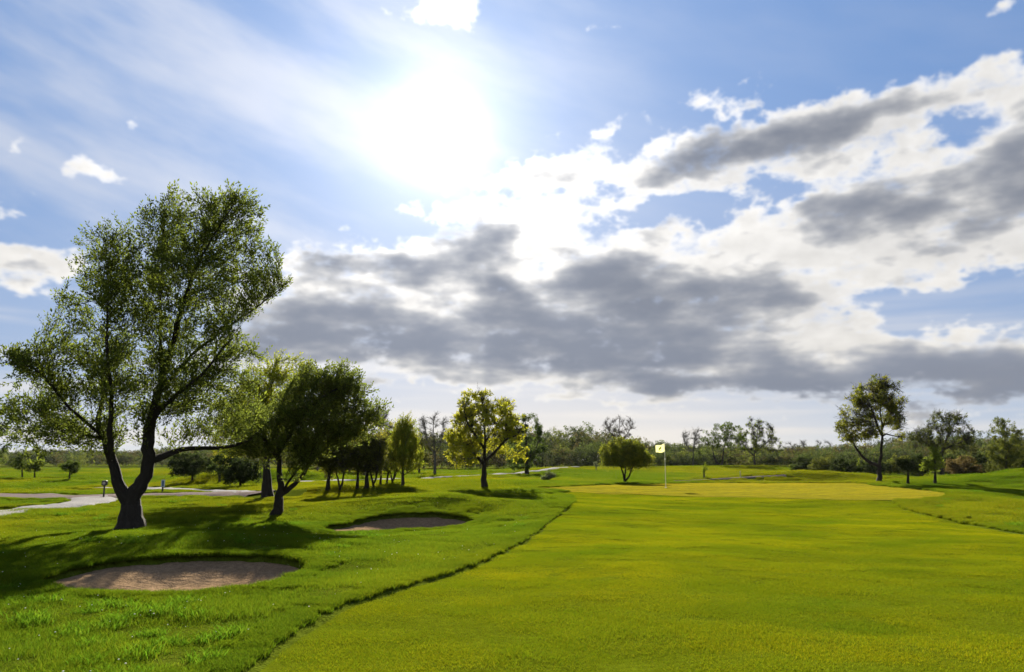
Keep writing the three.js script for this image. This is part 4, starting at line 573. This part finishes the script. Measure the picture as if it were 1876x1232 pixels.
// ---------------------------------------------------------------- flagstick, posts and small things
{
  const [x, d] = groundAt(1220, 894), g = new THREE.Group(); g.position.set(x, rawHeight(x, d), -d);
  const pole = new THREE.CylinderGeometry(0.012, 0.017, 2.25, 10); pole.translate(0, 1.105, 0);
  part('pole', pole, new THREE.MeshStandardMaterial({ color: new THREE.Color(0.72, 0.70, 0.58), roughness: 0.45 }), g);
  const cv = document.createElement('canvas'); cv.width = 256; cv.height = 192; const c = cv.getContext('2d');
  c.fillStyle = '#dcd894'; c.fillRect(0, 0, 256, 192); c.fillStyle = '#5d6a12'; c.beginPath(); c.moveTo(88, 132); c.quadraticCurveTo(92, 60, 168, 36); c.quadraticCurveTo(176, 96, 128, 118); c.quadraticCurveTo(110, 128, 88, 132); c.fill(); c.fillRect(84, 140, 84, 12);
  const ft = new THREE.CanvasTexture(cv); ft.colorSpace = THREE.SRGBColorSpace;
  const pos = [], uv = [], idx = [], NX = 14, NY = 8;
  for (let j = 0; j <= NY; j++) for (let i = 0; i <= NX; i++) { const u = i / NX, v = j / NY; pos.push(-0.016 - u * 0.44, 2.2 - 0.40 * v * (1 - 0.12 * u) - 0.13 * u - 0.03 * Math.sin(u * 5), 0.05 * Math.sin(u * 6 + v) * u); uv.push(1 - u, 1 - v); }
  for (let j = 0; j < NY; j++) for (let i = 0; i < NX; i++) { const a = j * (NX + 1) + i; idx.push(a, a + 1, a + NX + 1, a + 1, a + NX + 2, a + NX + 1); }
  const fg = new THREE.BufferGeometry(); fg.setAttribute('position', new THREE.Float32BufferAttribute(pos, 3)); fg.setAttribute('uv', new THREE.Float32BufferAttribute(uv, 2)); fg.setIndex(idx); fg.computeVertexNormals();
  part('flag', fg, new THREE.MeshPhysicalMaterial({ map: ft, roughness: 0.9, transmission: 0.45, thickness: 0, specularIntensity: 0.1, side: THREE.DoubleSide }), g).userData.label = 'pale yellow flag with a dark green leaf mark';
  const reel = new THREE.CylinderGeometry(0.03, 0.03, 0.07, 12); reel.translate(0, 1.42, 0); part('distance_marker', reel, new THREE.MeshStandardMaterial({ color: 0xf0f0ea, roughness: 0.5 }), g);
  const cup = new THREE.CylinderGeometry(0.06, 0.06, 0.02, 20, 1, true); cup.translate(0, 0.004, 0); part('cup_rim', cup, new THREE.MeshStandardMaterial({ color: 0xe8e8e2, side: THREE.DoubleSide }), g);
  place(g, 'flagstick', 'thin flagstick with a pale yellow flag on the putting green', 'flagstick');
}
const blackPaint = new THREE.MeshStandardMaterial({ color: new THREE.Color(0.03, 0.027, 0.025), roughness: 0.7 });
{
  const [x, d] = groundAt(189, 914), g = new THREE.Group(); g.position.set(x, rawHeight(x, d), -d);
  const post = new THREE.CylinderGeometry(0.035, 0.04, 0.62, 10); post.translate(0, 0.27, 0); part('post', post, blackPaint, g);
  const s = new THREE.Shape(), R = 0.045, a = 0.105; s.moveTo(-a + R, -a); s.lineTo(a - R, -a); s.quadraticCurveTo(a, -a, a, -a + R); s.lineTo(a, a - R); s.quadraticCurveTo(a, a, a - R, a); s.lineTo(-a + R, a); s.quadraticCurveTo(-a, a, -a, a - R); s.lineTo(-a, -a + R); s.quadraticCurveTo(-a, -a, -a + R, -a);
  const box = new THREE.ExtrudeGeometry(s, { depth: 0.1, bevelSize: 0.01, bevelThickness: 0.01, bevelSegments: 2 }); box.translate(0, 0.68, -0.05); part('head', box, blackPaint, g);
  const plate = new THREE.CylinderGeometry(0.062, 0.062, 0.012, 20); plate.rotateX(Math.PI / 2); plate.translate(0, 0.68, 0.065); part('round_plate', plate, new THREE.MeshStandardMaterial({ color: new THREE.Color(0.32, 0.28, 0.26), roughness: 0.6 }), g);
  place(g, 'marker_post', 'black marker post with a square rounded head beside the gravel road', 'post');
}
{
  const [x, d] = groundAt(297, 904), g = new THREE.Group(); g.position.set(x, rawHeight(x, d), -d);
  const post = new THREE.BoxGeometry(0.06, 0.34, 0.06); post.translate(0, 0.13, 0); part('post', post, blackPaint, g);
  const s = new THREE.BoxGeometry(0.17, 0.34, 0.03); s.translate(0, 0.46, 0); part('sign_frame', s, new THREE.MeshStandardMaterial({ color: new THREE.Color(0.45, 0.52, 0.55), roughness: 0.5 }), g);
  const p = new THREE.BoxGeometry(0.10, 0.28, 0.02); p.translate(0, 0.46, 0.014); part('sign_panel', p, new THREE.MeshStandardMaterial({ color: new THREE.Color(0.03, 0.08, 0.17), roughness: 0.5 }), g);
  place(g, 'tee_sign', 'small upright blue sign with a pale rim by the narrow path', 'sign');
}
{
  const [x, d] = groundAt(1357, 878), g = new THREE.Group(); g.position.set(x, rawHeight(x, d), -d);
  const post = new THREE.CylinderGeometry(0.03, 0.035, 0.6, 8); post.translate(0, 0.27, 0); part('post', post, new THREE.MeshStandardMaterial({ color: new THREE.Color(0.4, 0.38, 0.3), roughness: 0.8 }), g);
  const cap = new THREE.SphereGeometry(0.04, 10, 8); cap.scale(1, 0.6, 1); cap.translate(0, 0.57, 0); part('cap', cap, new THREE.MeshStandardMaterial({ color: new THREE.Color(0.5, 0.48, 0.4), roughness: 0.7 }), g);
  place(g, 'distance_post', 'short pale post behind the putting green near the thin gravel path', 'post');
}
// small white petals and dew-bright clover heads lying in the rough
{
  const r = rng(321), g = new THREE.SphereGeometry(0.009, 6, 4); g.scale(1, 0.6, 1); const list = [];
  for (let i = 0; i < 1000; i++) { const d = 4.5 + 24 * Math.pow(r(), 1.5), x = (r() * 2 - 1) * d * 0.68, h = Math.min(sdFair(x, d, 3), sdA(x, d, 3), sdB(x, d, 3)); if (h > 0.15 && x < 8 && noise(x * 0.5, d * 0.5) > -0.25) list.push([new THREE.Vector3(x, rawHeight(x, d) + 0.045 + 0.02 * r(), -d), up.clone(), 0.45 + 0.6 * r()]); }
  const holder = new THREE.Group(); instances([g], new THREE.MeshStandardMaterial({ color: new THREE.Color(0.75, 0.73, 0.62), roughness: 0.8 }), list, 'flower_heads', holder); place(holder, 'clover_flowers', 'tiny white flower heads sprinkled through the rough', null, null, 'stuff');
}
// ---------------------------------------------------------------- thin evening haze
scene.fog = new THREE.FogExp2(new THREE.Color(0.86, 0.90, 0.95), 0.00005);

renderer.render(scene, camera);
